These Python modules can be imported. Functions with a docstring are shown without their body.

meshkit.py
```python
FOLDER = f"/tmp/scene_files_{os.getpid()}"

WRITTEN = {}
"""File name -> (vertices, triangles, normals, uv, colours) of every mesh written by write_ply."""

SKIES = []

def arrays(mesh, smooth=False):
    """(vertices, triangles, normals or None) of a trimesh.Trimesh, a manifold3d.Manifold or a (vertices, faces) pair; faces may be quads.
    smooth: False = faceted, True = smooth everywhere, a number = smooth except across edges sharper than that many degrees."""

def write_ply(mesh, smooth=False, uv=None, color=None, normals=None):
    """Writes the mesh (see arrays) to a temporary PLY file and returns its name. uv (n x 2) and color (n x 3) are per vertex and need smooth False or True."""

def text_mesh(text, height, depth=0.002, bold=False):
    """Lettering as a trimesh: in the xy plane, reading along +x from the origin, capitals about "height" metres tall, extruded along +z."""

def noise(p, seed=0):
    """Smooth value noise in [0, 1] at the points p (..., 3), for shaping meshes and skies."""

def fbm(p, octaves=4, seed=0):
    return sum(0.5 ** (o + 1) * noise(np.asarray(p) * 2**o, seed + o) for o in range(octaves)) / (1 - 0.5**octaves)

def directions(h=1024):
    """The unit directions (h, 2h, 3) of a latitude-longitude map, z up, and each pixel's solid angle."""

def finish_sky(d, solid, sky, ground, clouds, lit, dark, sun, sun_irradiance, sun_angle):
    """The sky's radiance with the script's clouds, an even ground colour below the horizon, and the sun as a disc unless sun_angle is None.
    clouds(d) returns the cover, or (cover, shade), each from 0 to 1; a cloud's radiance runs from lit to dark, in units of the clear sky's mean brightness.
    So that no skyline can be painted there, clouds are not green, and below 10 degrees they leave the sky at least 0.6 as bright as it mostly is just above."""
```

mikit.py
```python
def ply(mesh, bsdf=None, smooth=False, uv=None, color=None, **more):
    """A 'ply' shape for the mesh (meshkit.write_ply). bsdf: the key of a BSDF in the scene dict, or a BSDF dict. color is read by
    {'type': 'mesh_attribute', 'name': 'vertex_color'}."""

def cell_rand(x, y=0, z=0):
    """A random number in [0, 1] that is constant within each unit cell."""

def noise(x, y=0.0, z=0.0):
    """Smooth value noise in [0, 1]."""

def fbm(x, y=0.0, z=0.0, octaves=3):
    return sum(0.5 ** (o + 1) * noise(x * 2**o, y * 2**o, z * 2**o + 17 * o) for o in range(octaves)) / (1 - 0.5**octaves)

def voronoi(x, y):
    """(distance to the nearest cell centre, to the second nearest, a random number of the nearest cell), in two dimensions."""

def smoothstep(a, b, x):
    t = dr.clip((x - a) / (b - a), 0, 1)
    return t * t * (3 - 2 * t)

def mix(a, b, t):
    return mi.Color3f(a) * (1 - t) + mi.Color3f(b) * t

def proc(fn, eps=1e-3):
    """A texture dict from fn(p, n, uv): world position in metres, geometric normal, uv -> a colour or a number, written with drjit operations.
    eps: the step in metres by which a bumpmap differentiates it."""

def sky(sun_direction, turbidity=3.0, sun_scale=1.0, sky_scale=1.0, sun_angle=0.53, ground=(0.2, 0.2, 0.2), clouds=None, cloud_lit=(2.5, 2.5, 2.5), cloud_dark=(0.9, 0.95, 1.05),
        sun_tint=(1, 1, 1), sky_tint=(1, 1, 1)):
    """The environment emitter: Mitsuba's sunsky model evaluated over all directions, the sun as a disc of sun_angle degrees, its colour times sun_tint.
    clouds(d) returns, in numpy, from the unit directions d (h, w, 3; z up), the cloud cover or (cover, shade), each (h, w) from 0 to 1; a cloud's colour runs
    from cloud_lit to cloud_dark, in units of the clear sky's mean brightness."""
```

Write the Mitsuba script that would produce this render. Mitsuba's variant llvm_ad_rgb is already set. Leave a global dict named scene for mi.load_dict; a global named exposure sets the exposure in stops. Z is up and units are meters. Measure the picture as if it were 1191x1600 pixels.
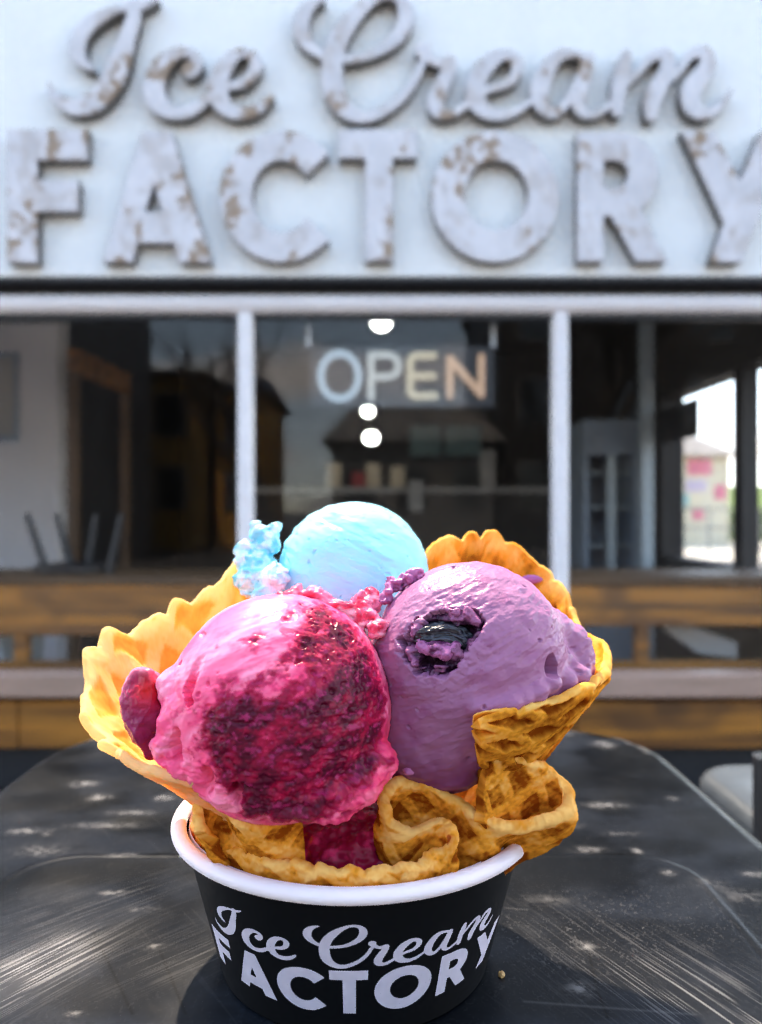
import math, random
import numpy as np, trimesh, shapely, manifold3d
import drjit as dr, mitsuba as mi
import mikit, meshkit
from mikit import proc, noise, fbm, voronoi, cell_rand, smoothstep, mix
from shapely.geometry import Polygon, Point, MultiPoint
from shapely.ops import unary_union
from scipy.interpolate import CubicSpline

T = mi.ScalarTransform4f
rng = np.random.default_rng(7)
scene, labels = {}, {}

# ------------------------------------------------------------------ camera, sky, exposure
CZ, F = 0.90, 1203.0                      # eye height; focal length in pixels of a 1191 x 1600 picture
scene['camera'] = {'type': 'thinlens', 'fov': 2 * math.degrees(math.atan(595.5 / F)), 'fov_axis': 'x',
                   'aperture_radius': 0.00135, 'focus_distance': 0.226, 'near_clip': 0.01, 'far_clip': 400.0,
                   'to_world': T().look_at(origin=[0, 0, CZ], target=[0, 1, CZ], up=[0, 0, 1])}

def clouds(d):
    q = d / np.maximum(d[..., 2:3] + 0.25, 0.1)
    n = meshkit.fbm(np.stack([q[..., 0] * 1.3 + 3, q[..., 1] * 1.3, q[..., 2] * 0 + 2.0], -1), 5, 3)
    cover = np.clip((n - 0.565) / 0.14, 0, 1)
    shade = np.clip((meshkit.fbm(np.stack([q[..., 0] * 2 + 9, q[..., 1] * 2, q[..., 2] * 0], -1), 4, 8) - 0.35) / 0.5, 0, 1)
    return cover, shade

scene['sky'] = mikit.sky((-0.16, 0.50, 0.86), turbidity=3, sun_scale=0.33, sun_angle=1.2, clouds=clouds,
                         cloud_lit=(2.05, 1.87, 1.75), cloud_dark=(0.85, 0.82, 0.84), ground=(0.2, 0.2, 0.2), sky_tint=(1.28, 1.0, 0.755))
exposure = 4.6

# ------------------------------------------------------------------ helpers
def at(px, py, d):
    """The point at depth d metres seen at pixel (px, py) of the photograph."""
    return np.array([(px - 595.5) / F * d, d, CZ - (py - 800.0) / F * d])

def numbered(name):
    if name not in scene and name not in labels:
        return name
    k = 1
    while f'{name}_{k:03d}' in scene or f'{name}_{k:03d}' in labels:
        k += 1
    return f'{name}_{k:03d}'

def thing(name, label, cat, group=None):
    key = numbered(name)
    labels[key] = {'label': label, 'category': cat}
    if group: labels[key]['group'] = group
    return key

def obj(name, mesh, bsdf, parent=None, smooth=False, color=None, uv=None, **more):
    key = numbered((parent + '__' if parent else '') + name)
    if color is not None: color = np.clip(np.asarray(color) * 0.96, 0, 1)
    scene[key] = mikit.ply(mesh, bsdf, smooth=smooth, color=color, uv=uv, **more)
    return key

def struct(name, mesh, bsdf, label, parent=None, smooth=False):
    k = obj(name, mesh, bsdf, parent, smooth)
    labels[k] = {'kind': 'structure', 'label': label}
    return k

def one(name, label, cat, mesh, bsdf, group=None, smooth=False, color=None):
    key = thing(name, label, cat, group)
    scene[key] = mikit.ply(mesh, bsdf, smooth=smooth, color=color)
    return key

def cat(ms):
    return trimesh.util.concatenate([m for m in ms if m is not None])

def box(x0, x1, y0, y1, z0, z1, b=0.0):
    """A box, its edges chamfered by b."""
    if b <= 0:
        m = trimesh.creation.box((x1 - x0, y1 - y0, z1 - z0)); m.apply_translation(((x0 + x1) / 2, (y0 + y1) / 2, (z0 + z1) / 2)); return m
    p = []
    for x, sx in ((x0, 1), (x1, -1)):
        for y, sy in ((y0, 1), (y1, -1)):
            for z, sz in ((z0, 1), (z1, -1)):
                p += [(x, y + sy * b, z + sz * b), (x + sx * b, y, z + sz * b), (x + sx * b, y + sy * b, z)]
    return trimesh.convex.convex_hull(np.array(p))

def tube(points, radii, n=10, caps=True):
    P = np.asarray(points, float); R = np.broadcast_to(np.asarray(radii, float), (len(P),))
    t = np.gradient(P, axis=0); t /= np.linalg.norm(t, axis=1, keepdims=True) + 1e-12
    ref = np.array([0, 0, 1.0]) if abs(t[0][2]) < 0.9 else np.array([1.0, 0, 0])
    v, u = [], np.cross(t[0], ref)
    for i in range(len(P)):
        u = u - t[i] * (u @ t[i]); u /= np.linalg.norm(u) + 1e-12
        w = np.cross(t[i], u)
        a = np.arange(n) * 2 * math.pi / n
        v.append(P[i] + R[i] * (np.cos(a)[:, None] * u + np.sin(a)[:, None] * w))
    v = np.vstack(v); f = []
    for i in range(len(P) - 1):
        for k in range(n):
            a, b = i * n + k, i * n + (k + 1) % n
            f += [(a, a + n, b + n), (a, b + n, b)]
    if caps:
        v = np.vstack([v, P[:1], P[-1:]]); e = len(P) * n
        for k in range(n):
            f += [(e, k, (k + 1) % n), (e + 1, (len(P) - 1) * n + (k + 1) % n, (len(P) - 1) * n + k)]
    m = trimesh.Trimesh(v, f, process=False); m.fix_normals(); return m

def lathe(profile, n=160, center=(0, 0, 0)):
    p = np.asarray(profile, float); a = np.arange(n) * 2 * math.pi / n
    v = np.stack([p[:, None, 0] * np.cos(a), p[:, None, 0] * np.sin(a), np.repeat(p[:, 1:2], n, 1)], -1).reshape(-1, 3) + np.asarray(center)
    i, k = np.meshgrid(np.arange(len(p) - 1), np.arange(n), indexing='ij')
    q = np.stack([i * n + k, i * n + (k + 1) % n, (i + 1) * n + (k + 1) % n, (i + 1) * n + k], -1).reshape(-1, 4)
    return trimesh.Trimesh(v, np.vstack([q[:, [0, 1, 2]], q[:, [0, 2, 3]]]), process=False)

def grid_faces(nu, nv, off=0, flip=False, wrap=False):
    i, j = np.meshgrid(np.arange(nu if wrap else nu - 1), np.arange(nv - 1), indexing='ij')
    i2 = (i + 1) % nu
    q = np.stack([i * nv + j, i2 * nv + j, i2 * nv + j + 1, i * nv + j + 1], -1).reshape(-1, 4) + off
    if flip: q = q[:, ::-1]
    return np.vstack([q[:, [0, 1, 2]], q[:, [0, 2, 3]]])

def spline(points, n, closed=False):
    p = np.asarray(points, float)
    s = np.r_[0, np.cumsum(np.linalg.norm(np.diff(p[:, :3], axis=0), axis=1) ** 0.7 + 1e-9)]
    c = CubicSpline(s, p, bc_type='natural')
    fine = c(np.linspace(0, s[-1], 40 * len(p)))
    L = np.r_[0, np.cumsum(np.linalg.norm(np.diff(fine, axis=0), axis=1))]
    return np.stack([np.interp(np.linspace(0, L[-1], n), L, fine[:, k]) for k in range(p.shape[1])], -1)

def N(p, f, octaves=4, seed=0):
    return meshkit.fbm(np.asarray(p) * f, octaves, seed)

def sstep(a, b, x):
    t = np.clip((x - a) / (b - a), 0, 1); return t * t * (3 - 2 * t)

def lump(c, r, seed, sc=(1, 1, 1), sub=3, amp=0.5):
    m = trimesh.creation.icosphere(subdivisions=sub, radius=1.0); v = m.vertices
    m.vertices = np.asarray(c) + v * np.asarray(sc) * r * (1 - amp / 2 + amp * N(v, 1.6, 3, seed))[:, None]
    return m

def rgb(*c): return {'type': 'rgb', 'value': list(c)}

def s2l(r, g, b):
    c = np.array([r, g, b], float) / 255; return np.where(c < 0.04045, c / 12.92, ((c + 0.055) / 1.055) ** 2.4)

def mat(name, color, rough=0.5, **kw):
    scene[name] = {'type': 'twosided', 'bsdf': {'type': 'principled', 'base_color': color if isinstance(color, dict) else rgb(*color), 'roughness': rough, **kw}}
    return name

VC = {'type': 'mesh_attribute', 'name': 'vertex_color'}

# ------------------------------------------------------------------ materials
def wall_tex(p, n, uv):
    g = fbm(p.x * 1.2, p.z * 1.2, p.y, 3); fine = noise(p.x * 90, p.z * 90, p.y * 90)
    streak = smoothstep(0.62, 0.85, noise(p.x * 9, p.z * 0.8, 3.0))
    return mix((0.84, 0.83, 0.82), (0.78, 0.77, 0.75), g * 0.6 + streak * 0.35) * (0.97 + 0.05 * fine)
mat('white_wall', proc(wall_tex), 0.75)

def letter_tex(p, n, uv):
    rust = smoothstep(0.58, 0.68, fbm(p.x * 15 + 5, p.z * 8, p.y * 3, 3)) * smoothstep(0.3, 0.6, noise(p.x * 60, p.z * 60, 1.0))
    edge = smoothstep(0.54, 0.68, fbm(p.x * 26, p.z * 20, 7.0, 3))
    base = mix((0.72, 0.68, 0.70), (0.50, 0.47, 0.48), fbm(p.x * 16, p.z * 16, 2.0, 4))
    base = mix(base, (0.42, 0.35, 0.31), edge * 0.45)
    return mix(base, (0.25, 0.145, 0.06), rust * 0.85)
mat('weathered_letter', proc(letter_tex), 0.45)
mat('letter_return', proc(lambda p, n, uv: mix((0.14, 0.13, 0.12), (0.06, 0.056, 0.052), fbm(p.x * 20, p.z * 20, p.y * 20, 3))), 0.5)
mat('black_trim', (0.012, 0.012, 0.015), 0.5)
mat('white_frame', proc(lambda p, n, uv: mix((0.84, 0.79, 0.79), (0.72, 0.66, 0.66), fbm(p.x * 6, p.z * 30, p.y * 30, 3))), 0.35)
mat('sill_metal', proc(lambda p, n, uv: mix((0.42, 0.27, 0.21), (0.28, 0.18, 0.13), fbm(p.x * 5, p.z * 60, p.y * 60, 3))), 0.35)

def wood_tex(p, n, uv):
    g = fbm(p.x * 2.2, p.z * 45, p.y * 45, 4); k = fbm(p.x * 5 + 3, p.z * 9, p.y * 9, 3)
    ring = 0.5 + 0.5 * dr.sin(60 * (p.z + 0.05 * noise(p.x * 3, p.z * 8, 1.0)))
    c = mix((0.33, 0.125, 0.013), (0.13, 0.045, 0.006), smoothstep(0.35, 0.7, g))
    c = mix(c, (0.055, 0.022, 0.008), smoothstep(0.55, 0.75, k) * 0.7)
    return c * (0.8 + 0.3 * ring)
mat('brown_wood', proc(wood_tex), 0.5)
mat('dark_wood', proc(lambda p, n, uv: mix((0.12, 0.06, 0.022), (0.05, 0.025, 0.01), fbm(p.x * 8, p.z * 8, p.y * 8, 3))), 0.5)
scene['glass'] = {'type': 'thindielectric', 'int_ior': 1.27}
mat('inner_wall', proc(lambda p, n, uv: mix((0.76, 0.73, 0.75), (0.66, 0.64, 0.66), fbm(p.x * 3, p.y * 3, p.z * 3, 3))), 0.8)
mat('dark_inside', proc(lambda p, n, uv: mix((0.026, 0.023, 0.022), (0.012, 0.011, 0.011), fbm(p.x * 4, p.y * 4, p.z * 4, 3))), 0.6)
mat('floor_dark', proc(lambda p, n, uv: mix((0.10, 0.08, 0.065), (0.06, 0.05, 0.04), fbm(p.x * 3, p.y * 12, 0.0, 3))), 0.4)
mat('black_paint', (0.012, 0.012, 0.014), 0.4)
mat('pale_panel', (0.40, 0.46, 0.50), 0.5)
mat('fridge_white', (0.27, 0.33, 0.41), 0.35)
mat('teal_board', (0.22, 0.36, 0.38), 0.5)
mat('cream_item', (0.6, 0.5, 0.36), 0.5)
mat('red_item', (0.30, 0.03, 0.03), 0.5)
mat('grey_item', (0.35, 0.34, 0.33), 0.5)
mat('cable', (0.5, 0.52, 0.55), 0.4)

# table: scuffed black paint. Marks lie where the table has them.
TZ = 0.751
def on_table(px, py):
    d = (CZ - TZ) * F / (py - 800.0); return (px - 595.5) / F * d, d
SCUFFS = [(95, 1158, 30, 7, .8), (45, 1180, 22, 5, .5), (130, 1225, 24, 5, .8), (155, 1246, 20, 5, .9), (255, 1247, 16, 5, .9), (35, 1299, 26, 6, .7), (75, 1301, 10, 5, .7), (165, 1290, 60, 6, .5),
          (205, 1270, 40, 4, .5), (190, 1337, 26, 4, .8), (178, 1397, 24, 5, .8), (60, 1330, 50, 10, .3), (225, 1423, 22, 5, .5), (240, 1480, 20, 6, .4), (115, 1585, 14, 5, .7),
          (945, 1258, 34, 5, 1.), (880, 1290, 28, 5, .8), (918, 1328, 28, 6, .7), (995, 1329, 8, 5, 1.), (1045, 1365, 12, 5, .8), (832, 1318, 14, 5, .6), (945, 1163, 20, 6, .9), (985, 1160, 10, 5, .7),
          (1003, 1168, 9, 4, .7), (1010, 1174, 6, 4, .7), (1180, 1366, 20, 5, .8), (1050, 1248, 10, 4, .5), (975, 1303, 30, 4, .4), (860, 1408, 40, 9, .3), (915, 1480, 18, 8, .6), (905, 1545, 22, 14, .7),
          (1110, 1380, 30, 9, .35), (1160, 1400, 40, 12, .3), (880, 1145, 30, 6, .4)]
TS = []
for px, py, w, h, a in SCUFFS:
    x, y = on_table(px, py); x2, _ = on_table(px + w, py); _, y2 = on_table(px, py - h)
    TS.append((x, y, abs(x2 - x) * 0.75, max(0.0012, abs(y2 - y) * 0.75), a))

def scratch(p, ang, fa, fc, lo, hi, seed):
    c, s = math.cos(ang), math.sin(ang)
    a, b = p.x * c + p.y * s, -p.x * s + p.y * c
    b = b + 0.0006 * noise(a * 30, b * 40, seed)
    return smoothstep(lo, hi, noise(a * fa, b * fc, seed))

def blob(p, x, y, rx, ry, ang=0.0):
    c, s = math.cos(ang), math.sin(ang)
    a, b = ((p.x - x) * c + (p.y - y) * s) / rx, (-(p.x - x) * s + (p.y - y) * c) / ry
    return dr.exp(-(a * a + b * b))

def seg(p, x0, y0, x1, y1, w):
    dx, dy = x1 - x0, y1 - y0; L = dx * dx + dy * dy
    t = dr.clip(((p.x - x0) * dx + (p.y - y0) * dy) / L, 0, 1)
    ex, ey = p.x - x0 - t * dx, p.y - y0 - t * dy
    return dr.exp(-(ex * ex + ey * ey) / (w * w))

def table_marks(p):
    m = mi.Float(0)
    wob = 0.5 + 0.9 * noise(p.x * 420, p.y * 300, 4.0)
    for x, y, rx, ry, a in TS:
        m = m + blob(p, x, y, rx, ry) * a * wob
    m = m * (0.15 + 1.1 * smoothstep(0.30, 0.62, fbm(p.x * 420, p.y * 620, 2.0, 3)))
    l1 = (blob(p, -0.110, 0.2560, 0.022, 0.011, 0.95) * 1.2 + blob(p, -0.122, 0.240, 0.024, 0.013, 0.95)) * (0.10 + 0.62 * scratch(p, 0.95, 50, 2400, 0.45, 0.85, 1.0)) * (0.5 + 0.9 * noise(p.x * 90, p.y * 90, 8.0))
    l2 = (blob(p, -0.115, 0.287, 0.04, 0.02, 0.6) * 0.16 + blob(p, -0.062, 0.262, 0.03, 0.012, 0.5) * 0.22) * scratch(p, 0.75, 60, 2600, 0.55, 0.9, 5.0)
    l3 = (blob(p, 0.105, 0.228, 0.034, 0.018, -1.0) + blob(p, 0.078, 0.250, 0.035, 0.02, -1.0) * 0.4) * (0.02 + 0.55 * scratch(p, -1.08, 55, 2300, 0.55, 0.9, 9.0))
    l4 = (blob(p, 0.09, 0.285, 0.045, 0.02) * 0.9 + blob(p, 0.06, 0.262, 0.03, 0.02) * 0.8 + 0.03) * smoothstep(0.74, 0.90, noise(p.x * 1500, p.y * 1100, 3.0)) * noise(p.x * 160, p.y * 160, 9.0)
    l5 = smoothstep(0.80, 0.9, noise(p.x * 1400, p.y * 1000, 6.0)) * 0.10
    lines = seg(p, *on_table(820, 1566), *on_table(1085, 1586), 0.0006) * 0.5 + seg(p, *on_table(790, 1420), *on_table(824, 1423), 0.0005) * 0.5
    cuts = scratch(p, 2.2, 30, 900, 0.84, 0.95, 12.0) * 0.12 * smoothstep(0.4, 0.7, noise(p.x * 25, p.y * 25, 3.0))
    return m, l1 + l2 + l3, l4 + l5 + lines + cuts

def table_tex(p, n, uv):
    m, l, s = table_marks(p)
    dust = smoothstep(0.36, 0.70, fbm(p.x * 26, p.y * 38, 1.0, 5))
    worn = smoothstep(0.315, 0.25, p.y + 0.02 * noise(p.x * 20, p.y * 20, 0.0))
    dark = blob(p, 0.075, 0.365, 0.05, 0.018, -0.9) + blob(p, 0.03, 0.41, 0.06, 0.02) * 0.4 + blob(p, -0.05, 0.36, 0.04, 0.012) * 0.7
    b = mix((0.0006, 0.0008, 0.0012), (0.0085, 0.0105, 0.015), dr.clip(dust * 0.75 + worn * 0.30 - dark * 0.5, 0, 1)) * (0.7 + 0.6 * noise(p.x * 700, p.y * 700, 0.5))
    k = (dr.exp(-(p.x - 1000.0) ** 2))  # nil, keeps the type
    crack = seg(p, *on_table(145, 1455), *on_table(207, 1585), 0.0005) + seg(p, *on_table(247, 1480), *on_table(290, 1585), 0.0005) + seg(p, *on_table(920, 1490), *on_table(934, 1550), 0.0006) + seg(p, *on_table(934, 1550), *on_table(950, 1590), 0.0006)
    b = b * (1 - 0.85 * dr.clip(crack, 0, 1)) + k
    return mix(b, (0.42, 0.41, 0.41), dr.clip(m * 0.24 + l * 0.34 + s * 0.11, 0, 1))

def table_rough(p, n, uv):
    m, l, s = table_marks(p)
    return dr.clip(0.16 + 0.22 * fbm(p.x * 40, p.y * 40, 5.0, 3) + 0.3 * (m + l), 0.1, 0.8)
mat('table_paint', proc(table_tex), proc(table_rough), specular=0.16)
mat('grey_metal', proc(lambda p, n, uv: mix((0.075, 0.085, 0.095), (0.04, 0.046, 0.052), fbm(p.x * 30, p.y * 30, p.z * 30, 4))), 0.35, metallic=0.3)

# food
scene['ice_cream'] = {'type': 'principled', 'base_color': VC, 'roughness': 0.36, 'specular': 0.28}
scene['sorbet'] = {'type': 'principled', 'base_color': VC, 'roughness': 0.30, 'specular': 0.17}
scene['wafer'] = {'type': 'principledthin', 'base_color': VC, 'roughness': 0.6, 'diff_trans': 1.15, 'eta': 1.4, 'spec_trans': 0.0}
scene['wafer_thick'] = {'type': 'principledthin', 'base_color': VC, 'roughness': 0.62, 'diff_trans': 0.45, 'eta': 1.4, 'spec_trans': 0.0}
scene['wafer_mid'] = {'type': 'principledthin', 'base_color': VC, 'roughness': 0.65, 'diff_trans': 0.75, 'eta': 1.4, 'spec_trans': 0.0}
scene['cookie'] = {'type': 'principled', 'base_color': proc(lambda p, n, uv: mix((0.012, 0.010, 0.016), (0.05, 0.045, 0.06), smoothstep(0.5, 0.8, noise(p.x * 900, p.y * 900, p.z * 900)))), 'roughness': 0.4, 'specular': 0.6}
mat('cup_black', (0.005, 0.005, 0.0055), 0.38, specular=0.16)
mat('cup_white', proc(lambda p, n, uv: mix((0.82, 0.73, 0.74), (0.76, 0.66, 0.68), fbm(p.x * 60, p.y * 60, p.z * 60, 3))), 0.45)
mat('print_white', proc(lambda p, n, uv: mix((0.60, 0.53, 0.60), (0.52, 0.46, 0.52), fbm(p.x * 250, p.y * 250, p.z * 250, 3))), 0.5)

# ------------------------------------------------------------------ ground
def ground_tex(p, n, uv):
    return mix((0.13, 0.125, 0.12), (0.09, 0.087, 0.083), fbm(p.x * 3, p.y * 3, 0.0, 4)) * (0.85 + 0.25 * noise(p.x * 120, p.y * 120))
mat('concrete', proc(ground_tex), 0.85)
mat('pale_paving', proc(lambda p, n, uv: mix((0.42, 0.39, 0.32), (0.34, 0.32, 0.28), fbm(p.x * 2, p.y * 2, 0.0, 4))), 0.85)
mat('asphalt', proc(lambda p, n, uv: mix((0.06, 0.06, 0.062), (0.04, 0.04, 0.04), fbm(p.x * 4, p.y * 4, 0.0, 4))), 0.8)
mat('grass', proc(lambda p, n, uv: mix((0.10, 0.16, 0.03), (0.05, 0.09, 0.02), fbm(p.x * 8, p.y * 8, p.z * 8, 4))), 0.9)

def sheet(x0, x1, y0, y1, z):
    return trimesh.Trimesh([(x0, y0, z), (x1, y0, z), (x1, y1, z), (x0, y1, z)], [(0, 1, 2), (0, 2, 3)], process=False)
struct('ground', sheet(-180, 180, -180, 180, -0.12), 'asphalt', 'grey open ground around the shop')
struct('pavement', cat([box(-30, 30, -5.0, 2.47, -0.115, 0.0, 0.01), box(1.75, 30, 2.474, 14.0, -0.115, 0.0, 0.01)]), 'concrete', 'concrete pavement in front of the shop')
struct('paved_yard', cat([box(3.0, 60, 14.01, 40, -0.1, 0.02, 0.01)]), 'pale_paving', 'pale paved yard beside the shop')
v = np.array([(9.4, 23, 0.9), (40, 23, 0.9), (40, 30, 1.9), (9.4, 30, 1.9), (9.4, 23, 0.0), (40, 23, 0.0), (40, 30, 0), (9.4, 30, 0)])
struct('grass_bank', trimesh.convex.convex_hull(v), 'grass', 'low green grass bank beyond the yard')

# ------------------------------------------------------------------ shop building
YW, YF = 2.46, 2.38                       # window wall and fascia front
def zw(py, d=YW): return CZ - (py - 800) / F * d
def xw(px, d=YW): return (px - 595.5) / F * d
shop = thing('shop_building', 'white fronted shop with large dark windows under raised lettering', 'building')
ZF = zw(432, YF)
obj('fascia', box(-2.6, 2.6, YF, YF + 0.10, ZF, 2.95, 0.004), 'white_wall', shop)
obj('parapet_cap', box(-2.65, 2.65, YF - 0.03, YF + 0.2, 2.952, 2.99, 0.006), 'black_trim', shop)
obj('soffit', box(-2.6, 2.6, YF + 0.004, YW + 0.05, ZF - 0.012, ZF - 0.002), 'black_trim', shop)
zb0, zb1 = zw(491), zw(461)
obj('header_strip', box(-2.6, 2.6, YW - 0.002, YW + 0.05, zb1 - 0.002, ZF - 0.014), 'black_trim', shop)
hb = []
a = np.linspace(-math.pi / 2, math.pi / 2, 15)
prof = [(YW - 0.005 - 0.030 * math.cos(t), (zb0 + zb1) / 2 + (zb1 - zb0) / 2 * math.sin(t)) for t in a] + [(YW + 0.05, zb1), (YW + 0.05, zb0)]
pv = np.array([(x, y, z) for x in (-2.6, 2.6) for y, z in prof])
obj('header_beam', trimesh.convex.convex_hull(pv), 'white_frame', shop, smooth=40)
obj('head_frame', box(-2.6, 2.6, YW + 0.002, YW + 0.05, zw(498), zb0 - 0.001), 'black_trim', shop)
zs = zw(1046)
MX = [xw(385) - 1.0, xw(385), xw(874), xw(874) + 1.0, xw(874) + 1.6, xw(385) - 2.0]
for x in MX[:4]:
    obj('mullion', cat([box(x - 0.0225, x + 0.0225, YW - 0.035, YW + 0.03, zs - 0.05, zb0 - 0.002, 0.006)]), 'white_frame', shop)
edges = [(-2.6, MX[0]), (MX[0], MX[1]), (MX[1], MX[2]), (MX[2], MX[3]), (MX[3], 2.6)]
for x0, x1 in edges:
    obj('pane', box(x0 + 0.022, x1 - 0.022, YW + 0.012, YW + 0.0122, zs - 0.04, zw(497)), 'glass', shop) if False else None
    m = trimesh.Trimesh([(x0 + .02, YW + .012, zs - .04), (x1 - .02, YW + .012, zs - .04), (x1 - .02, YW + .012, zw(496)), (x0 + .02, YW + .012, zw(496))], [(0, 1, 2), (0, 2, 3)], process=False)
    obj('pane', m, 'glass', shop)
# sill, cladding planks, dark base
YS = 2.40
obj('sill', cat([box(-2.6, 2.6, YS, YW + 0.03, zw(1091, YS), zw(1054, YS), 0.005)]), 'sill_metal', shop)
obj('sill_nose', box(-2.6, 2.6, YS - 0.006, YS + 0.02, zw(1062, YS) - 0.012, zw(1056, YS) + 0.004, 0.003), 'sill_metal', shop) if False else None
zp1, zp0 = zw(1096, 2.435), zw(1170, 2.435)
xs = [-2.6, -1.15, 0.62, 2.6]
for i in range(3):
    obj('plank', box(xs[i] + 0.002, xs[i + 1] - 0.002, 2.435 + 0.002 * (i % 2), 2.47, zp0, zp1, 0.004), 'brown_wood', shop)
obj('base_wall', box(-2.6, 2.6, 2.50, 2.60, 0.0, zp1), 'black_trim', shop)
# walls of the room
YB, XR, XL, ZC = 6.6, 1.5, -1.25, 2.25
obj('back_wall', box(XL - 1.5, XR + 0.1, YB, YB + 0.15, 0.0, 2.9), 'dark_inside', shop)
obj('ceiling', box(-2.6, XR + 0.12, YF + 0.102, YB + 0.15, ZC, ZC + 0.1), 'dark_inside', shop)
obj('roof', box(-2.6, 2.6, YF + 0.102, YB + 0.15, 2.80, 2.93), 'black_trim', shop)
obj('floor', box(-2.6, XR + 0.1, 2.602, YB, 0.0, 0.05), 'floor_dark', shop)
# left inside wall (pale), it runs back from the window
xl0 = xw(102, 4.2)
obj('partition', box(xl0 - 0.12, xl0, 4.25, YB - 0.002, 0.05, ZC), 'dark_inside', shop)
obj('partition', box(-2.55, xl0 - 0.0, 4.10, 4.248, 0.05, ZC), 'inner_wall', shop)
obj('side_wall', box(-2.6, -2.5, 2.602, YB, 0.05, 2.79), 'inner_wall', shop)
# right side wall with its windows
zt, zbm = 1.505, 0.665
yr0, yr1, ym = 2.56, 4.12, 3.28
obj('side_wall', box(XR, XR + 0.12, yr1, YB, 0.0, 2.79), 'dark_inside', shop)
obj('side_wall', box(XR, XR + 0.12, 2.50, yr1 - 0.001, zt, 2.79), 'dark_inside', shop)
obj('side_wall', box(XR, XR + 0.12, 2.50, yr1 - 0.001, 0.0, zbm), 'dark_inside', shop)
obj('window_post', box(XR + 0.02, XR + 0.09, ym - 0.04, ym + 0.04, zbm, zt), 'black_paint', shop)
for y0, y1 in ((2.5, ym - .04), (ym + .04, yr1)):
    obj('pane', trimesh.Trimesh([(XR + .05, y0, zbm), (XR + .05, y1, zbm), (XR + .05, y1, zt), (XR + .05, y0, zt)], [(0, 1, 2), (0, 2, 3)], process=False), 'glass', shop)
obj('blind', box(XR - 0.012, XR - 0.004, 3.62, 4.11, 1.26, 1.44, 0.002), 'black_paint', shop)
xp = xw(1010, 4.0)
obj('column', box(xp - 0.03, xp + 0.03, 3.97, 4.03, 0.05, ZC), 'pale_panel', shop)

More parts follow.
